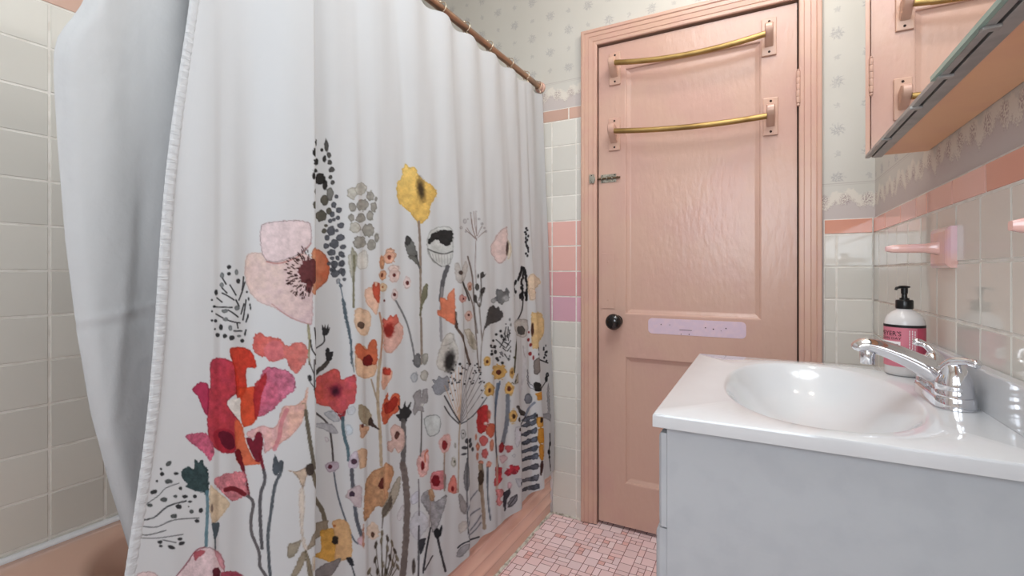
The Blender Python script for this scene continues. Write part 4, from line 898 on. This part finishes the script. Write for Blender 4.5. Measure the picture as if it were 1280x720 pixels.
# plain liner hanging inside the tub
nl, ml = 150, 220
tl = np.linspace(0, 1, ml)[:, None]; sl_ = np.linspace(0, 1, nl)[None, :]
LZ = 1.866 - tl*(1.866-.43) + 0*sl_
e1 = np.interp(LZ, [.26, .595, .72, .85, .98, 1.12, 1.26, 1.36, 1.397, 1.42, 1.44, 1.456, 1.48, 1.54, 1.64, 1.87], [.475, .409, .379, .352, .333, .317, .306, .300, .300, .304, .312, .320, .330, .346, .362, .40])
LY = e1 + sl_**1.3*(1.80-e1)
LX = -.893 - np.clip((1.866-LZ)/1.45, 0, 1)*.058 + .006*np.sin(LY*26+tl*1.2)*(.4+.6*tl)*(1-.3*sl_) + .003*np.sin(LY*61-tl*4)
rl = np.random.default_rng(9)
for k in range(30):
    y0, t0 = rl.uniform(.30, .6), rl.uniform(.0, .8); a = rl.uniform(-.9, .9); ly, lt = rl.uniform(.004, .012), rl.uniform(.04, .18)
    LX += rl.uniform(-1, 1)*.0026*np.exp(-((LY-y0-a*(tl-t0)*.3)/ly)**2-((tl-t0)/lt)**2)
for z_, sl2, a_ in ((1.00, .22, .0016), (.985, .10, -.001), (.66, .2, .001), (.80, -.25, .0009)):    # fold creases across
    LX += a_*np.exp(-((LZ-z_-sl2*(LY-.36))/.006)**2)
LX += -.012*np.exp(-((LY-e1)/.012)**2)
lin_o = link('shower_liner', grid_mesh('shower_liner', LX, LY, LZ), M['liner'], None, True)
tag(lin_o, 'plain white liner hanging over the tub, behind the free edge of the flowered curtain', 'shower liner')

# ------------------------------------------------------------------ vanity
CT, CX0, CY0, CY1, CZ = .021, -.1495, .745, 1.349, .855
top = empty('sink_counter', (.09, 1.047, CZ-CT))
bm = bmesh.new(); n = 160
def outer(x0, x1, y0, y1, z, cx=.083, cy=1.043):
    out = []
    ang = [2*math.pi*k/n for k in range(n)]
    for a in ang:
        dx, dy = math.cos(a), math.sin(a)
        t1 = ((x1-cx)/dx if dx > 0 else (x0-cx)/dx) if abs(dx) > 1e-9 else 1e9
        t2 = ((y1-cy)/dy if dy > 0 else (y0-cy)/dy) if abs(dy) > 1e-9 else 1e9
        t_ = min(t1, t2); out.append([cx+dx*t_, cy+dy*t_, z])
    for px_, py_ in ((x0, y0), (x1, y0), (x1, y1), (x0, y1)):       # keep the corners square
        i = min(range(n), key=lambda k: (out[k][0]-px_)**2+(out[k][1]-py_)**2); out[i] = [px_, py_, z]
    return [tuple(p) for p in out]
def oval(rx, ry, z, cx=.083, cy=1.043, e=2.25):
    out = []
    for k in range(n):
        a = 2*math.pi*k/n; c, s_ = math.cos(a), math.sin(a)
        rr = (abs(c/rx)**e+abs(s_/ry)**e)**(-1/e); out.append((cx+rr*c, cy+rr*s_, z))
    return out
XB = XR-.001
b_ = .004
L = [outer(CX0, XB, CY0, CY1, CZ-CT), outer(CX0, XB, CY0, CY1, CZ-b_), outer(CX0+.0012, XB, CY0+.0012, CY1-.0012, CZ-.0012), outer(CX0+b_, XB-b_, CY0+b_, CY1-b_, CZ),
     oval(.152, .262, CZ), oval(.148, .257, CZ-.0015), oval(.144, .252, CZ-.006), oval(.134, .238, CZ-.018), oval(.116, .208, CZ-.048), oval(.092, .165, CZ-.074), oval(.062, .11, CZ-.090), oval(.025, .03, CZ-.097)]
loft(bm, L, cap1=True)
place(obj('countertop', bm, M['marble'], smooth=True, auto=32), top)
bm = bmesh.new(); box(bm, XB-.021, XB, CY0, CY1-.001, CZ-.002, .9195, bev=.003)
place(obj('backsplash', bm, M['marble']), top)
bm = bmesh.new(); lathe(bm, [(.001, .003), (.018, .003), (.021, .001), (.021, 0)], (.083, 1.043, CZ-.097), 'Z', 24, cap=False)
place(obj('drain', bm, M['chrome'], smooth=True), top)
tag(top, 'glossy white vanity top with a moulded oval sink and low backsplash', 'sink top')
van = empty('vanity_cabinet', (.09, 1.047, 0))
VX0, VY0, VY1 = -.131, .760, 1.335
bm = bmesh.new(); zt_ = CZ-CT-.0005
box(bm, VX0, XB-.004, VY0, VY0+.016, 0, zt_, bev=.001); box(bm, VX0, XB-.004, VY1-.016, VY1, 0, zt_, bev=.001)
box(bm, VX0, VX0+.018, VY0+.015, VY1-.015, .09, zt_-.001); box(bm, XB-.012, XB-.004, VY0+.015, VY1-.015, 0, zt_-.001)
box(bm, VX0+.017, XB-.011, VY0+.015, VY1-.015, .09, .106); box(bm, VX0+.06, VX0+.075, VY0+.015, VY1-.015, 0, .091)
place(obj('carcass', bm, M['cabinet']), van)
def front(name, z0, z1, th, y0=VY0+.006, y1=VY1-.006):
    bm = bmesh.new(); L = []
    for o_, x in ((0, VX0), (0, VX0-th*.6), (.004, VX0-th*.85), (.012, VX0-th)):
        L.append([(x, y0+o_, z0+o_), (x, y1-o_, z0+o_), (x, y1-o_, z1-o_), (x, y0+o_, z1-o_)])
    loft(bm, L, cap0=True, cap1=True); return place(obj(name, bm, M['cabinet']), van)
front('drawer_front', .676, .822, .0135, VY0, VY1)
fd = front('cabinet_door', .11, .672, .0185, VY0+.003, (VY0+VY1)/2-.002)
fd2 = front('cabinet_door', .11, .672, .0185, (VY0+VY1)/2+.002, VY1-.003)
for f_, y in ((fd, (VY0+VY1)/2-.03), (fd2, (VY0+VY1)/2+.03)):
    bm = bmesh.new(); lathe(bm, [(.001, -.024), (.010, -.023), (.013, -.017), (.008, -.010), (.005, 0)], (VX0-.018, y, .62), 'X', 16, cap=False)
    k_ = obj('knob', bm, M['chrome'], smooth=True); k_.parent = f_
tag(van, 'white painted vanity cabinet under the sink top', 'cabinet')

# ------------------------------------------------------------------ faucet
FX, FY = .271, 1.050
CZ += .0006
fa = empty('faucet', (FX, FY, CZ))
bm = bmesh.new()
def stad(rx, hy_, z, k=40):
    out = []
    for i in range(k):
        a = 2*math.pi*i/k; c, s_ = math.cos(a), math.sin(a)
        out.append((FX+rx*c, FY+(hy_-rx)*(1 if s_ > 0 else -1)*(abs(s_) > 1e-6)+rx*s_, z))
    return out
loft(bm, [stad(.027, .079, CZ), stad(.027, .079, CZ+.014), stad(.0255, .0775, CZ+.018), stad(.021, .073, CZ+.020)], cap0=True, cap1=True)
place(obj('base', bm, M['chrome'], smooth=True, auto=40), fa)
bm = bmesh.new()
pts = spline([(FX+.006, FY, CZ+.021), (FX+.003, FY, CZ+.033), (FX-.018, FY, CZ+.050), (FX-.046, FY, CZ+.066), (FX-.076, FY, CZ+.079), (FX-.102, FY, CZ+.086), (FX-.116, FY, CZ+.083), (FX-.121, FY, CZ+.075)], 5)
m_ = len(pts); rad = []
for i in range(m_):
    t_ = i/(m_-1); rad.append((float(np.interp(t_, [0, .15, .4, .8, .93, 1], [.018, .024, .0215, .0175, .0165, .009])), float(np.interp(t_, [0, .12, .4, .8, .93, 1], [.018, .022, .0160, .0118, .0105, .005]))))
tube(bm, pts, rad, 20)
place(obj('spout', bm, M['chrome'], smooth=True, auto=60), fa)
bm = bmesh.new(); lathe(bm, [(.0085, .0), (.0108, .0), (.0112, .004), (.0118, .016), (.0118, .022), (.009, .026)], (FX-.104, FY, CZ+.052), 'Z', 24, cap=True)
place(obj('aerator', bm, M['chrome'], smooth=True, auto=40), fa)
for sgn in (-1, 1):
    hy_ = FY+sgn*.0508
    bm = bmesh.new(); lathe(bm, [(.0245, .018), (.0245, .026), (.0235, .028), (.0235, .0295), (.0242, .031), (.0225, .043), (.018, .056), (.0135, .066), (.010, .071), (.001, .073)], (FX, hy_, CZ), 'Z', 28, cap=False)
    hd = place(obj('handle', bm, M['chrome'], smooth=True, auto=50), fa)
    bm = bmesh.new()
    if sgn < 0: lp = [(FX-.012, hy_+.004, CZ+.060), (FX-.004, hy_-.004, CZ+.072), (FX+.008, hy_-.014, CZ+.0765), (FX+.017, hy_-.024, CZ+.0755), (FX+.021, hy_-.031, CZ+.0745)]
    else: lp = [(FX+.004, hy_-.002, CZ+.062), (FX, hy_+.003, CZ+.072), (FX-.006, hy_+.010, CZ+.081), (FX-.016, hy_+.014, CZ+.087), (FX-.026, hy_+.016, CZ+.088)]
    p_ = spline(lp, 5); r_ = [float(np.interp(i/(len(p_)-1), [0, .3, .6, .85, .97, 1], [.008, .007, .0055, .0072, .0055, .002])) for i in range(len(p_))]
    tube(bm, p_, r_, 14)
    lv = obj('lever', bm, M['chrome'], smooth=True, auto=60); lv.parent = hd
bm = bmesh.new(); tube(bm, [(FX-.004, FY, CZ+.045), (FX+.008, FY, CZ+.060)], .0035, 10); lathe(bm, [(.001, .006), (.006, .004), (.007, 0), (.005, -.004), (.001, -.005)], (FX+.010, FY, CZ+.064), 'Z', 16, cap=False)
place(obj('lift_knob', bm, M['chrome'], smooth=True), fa)
tag(fa, 'chrome two-handle faucet on the sink deck', 'faucet')

# ------------------------------------------------------------------ soap dispenser
BX, BY, BR = .2655, 1.272, .0345
bt = empty('soap_dispenser', (BX, BY, CZ))
bm = bmesh.new()
lathe(bm, [(.001, 0), (BR-.004, 0), (BR-.0008, .003), (BR, .007), (BR, .106), (BR-.001, .114), (BR-.005, .124), (BR-.013, .132), (BR-.020, .136), (.0135, .1385), (.0135, .142), (.001, .142)], (BX, BY, CZ), 'Z', 48, cap=False)
body = place(obj('bottle', bm, M['bottle'], smooth=True, auto=50), bt)
BZ = CZ
VA = math.atan2(-BY, -BX)                        # direction from the bottle to the camera
def arc_band(name, a0, a1, z0, z1, r, m, parent=body):
    b = bmesh.new(); k = max(3, int((a1-a0)/.05)+1)
    A = [a0+(a1-a0)*i/(k-1) for i in range(k)]
    loft(b, [[(BX+r*math.cos(a), BY+r*math.sin(a), z) for a in A] for z in (z0, z1)], close_u=False)
    o = obj(name, b, m); o.parent = parent; o.matrix_parent_inverse = Matrix.Identity(4); return o
def arc_quad(b, a0, a1, z0, z1, r):
    A = [a0+(a1-a0)*i/3 for i in range(4)]
    loft(b, [[(BX+r*math.cos(a), BY+r*math.sin(a), z) for a in A] for z in (z0, z1)], close_u=False)
lab = arc_band('label', 0, 2*math.pi, CZ+.020, CZ+.103, BR+.0003, M['label'])
place_fix = []
b = arc_band('label_band', 0, 2*math.pi, CZ+.101, CZ+.1065, BR+.0005, M['ink'])
# camera sees angles VA-1.3 (left edge) .. VA+1.3 (right edge)
arc_band('label_panel', VA-1.45, VA-.18, CZ+.050, CZ+.072, BR+.0006, M['label_white'])
arc_band('label_side', VA+.62, VA+1.7, CZ+.020, CZ+.1005, BR+.0006, M['label_dark'])
def wrap_text(txt, size, a_start, z0, m, stretch=1.0, right=False):
    cu = bpy.data.curves.new('t', 'FONT'); cu.body = txt; cu.size = size; cu.resolution_u = 3
    to = bpy.data.objects.new('t', cu); col.objects.link(to)
    me = to.to_mesh(); tb = bmesh.new(); tb.from_mesh(me); to.to_mesh_clear()
    bpy.data.objects.remove(to); bpy.data.curves.remove(cu)
    wmax = max(v.co.x for v in tb.verts)
    for v in tb.verts:
        a = a_start + ((v.co.x - wmax) if right else v.co.x)*stretch/BR
        r = BR+.0009; v.co = (BX+r*math.cos(a), BY+r*math.sin(a), z0+v.co.y)
    o = obj('lettering', tb, m); o.parent = body; return o
wrap_text("MEYER'S", .0135, VA-.14, CZ+.0835, M['ink'], .95, True)
wrap_text("CLEAN DAY", .0075, VA-.14, CZ+.0755, M['ink'], 1.15, True)
fine = bmesh.new(); fr = random.Random(2)
for cidx in range(3):                             # unreadable fine print running up the label
    a = VA+.22+cidx*.13; z0 = CZ+.026
    while z0 < CZ+.094:
        ln = fr.uniform(.0015, .005); arc_quad(fine, a, a+.045, z0, min(z0+ln, CZ+.096), BR+.0007); z0 += ln+fr.uniform(.0008, .0016)
o = obj('fine_print', fine, M['label_white']); o.parent = body
fine = bmesh.new()
for k in range(3): arc_quad(fine, VA-.75, VA-.28-.08*k, CZ+.066-k*.004, CZ+.0668-k*.004, BR+.0008)
o = obj('fine_print', fine, M['ink']); o.parent = body
bm = bmesh.new(); lathe(bm, [(.001, .139), (.0148, .139), (.0152, .141), (.0152, .1555), (.0140, .1575), (.0085, .158), (.0085, .1615), (.0052, .162), (.0048, .170), (.0060, .171), (.0060, .183), (.001, .183)], (BX, BY, CZ), 'Z', 28, cap=False)
place(obj('pump_collar', bm, M['black'], smooth=True, auto=35), bt)
bm = bmesh.new(); dn = Vector((-CY, -SY, 0))
pp = [Vector((BX, BY, CZ+.1845))-dn*.008, Vector((BX, BY, CZ+.1850)), Vector((BX, BY, CZ+.1845))+dn*.010, Vector((BX, BY, CZ+.1825))+dn*.0165, Vector((BX, BY, CZ+.1785))+dn*.0185]
tube(bm, pp, [(.006, .0022), (.0065, .0030), (.005, .003), (.0036, .0028), (.003, .002)], 12)
place(obj('pump_spout', bm, M['black'], smooth=True, auto=50), bt)
tag(bt, 'pink-labelled hand soap bottle with a black pump, beside the faucet', 'soap dispenser')

# ------------------------------------------------------------------ porcelain bar brackets on the right wall
for yc, lb in ((1.238, 'pink porcelain bar bracket on the tile above the soap bottle'), (.676, 'pink porcelain bracket arm cut off at the right edge of the photo')):
    r = empty('towel_bar_bracket', (XR, yc, 1.12))
    bm = bmesh.new(); prof = [(.0, .054, .040), (-.010, .054, .040), (-.014, .050, .036), (-.016, .044, .031)]
    L = [[(XR+.001+x, yc-a, 1.12-b_2), (XR+.001+x, yc+a, 1.12-b_2), (XR+.001+x, yc+a, 1.12+b_2), (XR+.001+x, yc-a, 1.12+b_2)] for x, a, b_2 in prof]
    loft(bm, L, cap0=True, cap1=True); place(obj('wall_plate', bm, M['porcelain']), r)
    bm = bmesh.new(); L = []
    for x, a, b_2 in ((-.010, .017, .016), (-.020, .013, .012), (-.036, .011, .0092), (-.072, .011, .0088), (-.088, .0095, .0080), (-.098, .006, .005)):
        L.append([(XR+x, yc+a*math.copysign(abs(math.cos(t_))**.5, math.cos(t_)), 1.12+b_2*math.copysign(abs(math.sin(t_))**.5, math.sin(t_))) for t_ in [2*math.pi*(k+.5)/16 for k in range(16)]])
    loft(bm, L, cap0=True, cap1=True); place(obj('arm', bm, M['porcelain'], smooth=True, auto=40), r)
    tag(r, lb, 'towel bar bracket')

# ------------------------------------------------------------------ mirror cabinet
MX, MY1, MZ, MY0, MZ1 = .2145, 1.374, 1.342, .33, 1.95
mc = empty('mirror_cabinet', (XR, .85, MZ))
bm = bmesh.new(); box(bm, MX+.030, XR+.004, MY0, MY1-.001, MZ+.001, MZ1, bev=.0015)
place(obj('cabinet_box', bm, M['cab_pink']), mc)
bm = bmesh.new()
box(bm, MX+.0048, MX+.030, MY1-.006, MY1-.0005, MZ, MZ1)                        # far side frame
box(bm, MX+.0048, MX+.030, MY0, MY0+.006, MZ, MZ1); box(bm, MX+.0048, MX+.030, MY0, MY1-.001, MZ1-.012, MZ1)
for a, b_2 in ((-.0006, .0085), (.0125, .031)): box(bm, MX+a, MX+b_2, MY0, MY1, MZ-.003, MZ+.004, bev=.0006)
place(obj('track_frame', bm, M['alu']), mc)
bm = bmesh.new(); box(bm, MX+.002, MX+.029, MY0+.006, MY1-.006, MZ+.003, MZ+.005)
place(obj('track_slot', bm, M['darkslot']), mc)
bm = bmesh.new(); box(bm, MX+.0, MX+.0046, .855, MY1, MZ+.0042, MZ1-.010); g1 = obj('mirror_door', bm, M['mirror']); place(g1, mc)
bm = bmesh.new(); box(bm, MX-.0062, MX-.0012, MY0+.002, .861, MZ+.0035, MZ1-.010); g2 = obj('mirror_door', bm, M['mirror']); place(g2, mc)
bm = bmesh.new(); box(bm, MX-.0064, MX-.0010, MY0+.002, .861, MZ-.0030, MZ+.0035); e_ = obj('glass_edge', bm, M['green_glass']); e_.parent = g2
for yy in (.845, .985, 1.19, .70):
    bm = bmesh.new(); box(bm, MX-.003, MX+.014, yy-.006, yy+.006, MZ-.0065, MZ-.002, bev=.0015)
    place(obj('glide_clip', bm, M['alu']), mc)
tag(mc, 'pink-bottomed medicine cabinet with sliding mirror doors, on the right wall', 'mirror cabinet')

# ------------------------------------------------------------------ lights
LX_, LY_ = .02, 1.47
lamp = empty('ceiling_light', (LX_, LY_, ZC))
bm = bmesh.new(); lathe(bm, [(.001, 0), (.075, 0), (.078, -.008), (.070, -.020), (.060, -.022)], (LX_, LY_, ZC), 'Z', 32, cap=False); place(obj('canopy', bm, M['chrome'], smooth=True, auto=40), lamp)
bm = bmesh.new(); lathe(bm, [(.062, -.018), (.098, -.030), (.108, -.050), (.092, -.075), (.055, -.092), (.001, -.097)], (LX_, LY_, ZC), 'Z', 32, cap=False); place(obj('glass_bowl', bm, M['lamp'], smooth=True), lamp)
tag(lamp, 'round opal glass ceiling light above the vanity', 'ceiling light')
def light(name, kind, loc, energy, color, size=None, rot=None, sy=None):
    l = bpy.data.lights.new(name, kind); l.energy = energy; l.color = color
    if kind == 'AREA':
        l.size = size
        if sy: l.shape = 'RECTANGLE'; l.size_y = sy
    else: l.shadow_soft_size = size
    o = bpy.data.objects.new(name, l); col.objects.link(o); o.location = loc
    if rot: o.rotation_euler = rot
    return o
pan = empty('added_fill_panel', (-.08, .62, ZC))  # unseen panel, added as a fixture for the soft fill light
bm = bmesh.new()
for d in ((-.46, -.43, .04, 1.20), (.27, .30, .04, 1.20), (-.43, .27, .04, .07), (-.43, .27, 1.17, 1.20)): box(bm, *d, ZC-.018, ZC, bev=.003)
place(obj('frame', bm, M['wframe']), pan)
bm = bmesh.new(); box(bm, -.43, .27, .07, 1.17, ZC-.010, ZC-.002); place(obj('diffuser', bm, M['panel']), pan)
tag(pan, 'flat white-framed panel added overhead to carry the fill light', 'ceiling light')
light('ceiling_bulb', 'POINT', (LX_, LY_, ZC-.14), 9, (1, .93, .86), .04)
light('window_daylight', 'AREA', ((WX0+WX1)/2, YN+.03, (WZ0+WZ1)/2), 17, (.84, .92, 1), .66, (math.radians(90), 0, 0), .86)
light('fill_panel_lamp', 'AREA', (-.08, .62, ZC-.024), 13.5, (.92, .97, 1), .7, (0, 0, 0), 1.1)  # added overhead fill, brightens the floor and lower surfaces
w = bpy.data.worlds.new('world'); scene.world = w; w.use_nodes = True
w.node_tree.nodes['Background'].inputs[0].default_value = (.8, .88, 1, 1); w.node_tree.nodes['Background'].inputs[1].default_value = .6
vs = scene.view_settings
vs.view_transform = 'Standard'; vs.look = 'None'; vs.gamma = 1; vs.use_curve_mapping = False; vs.exposure = -.08
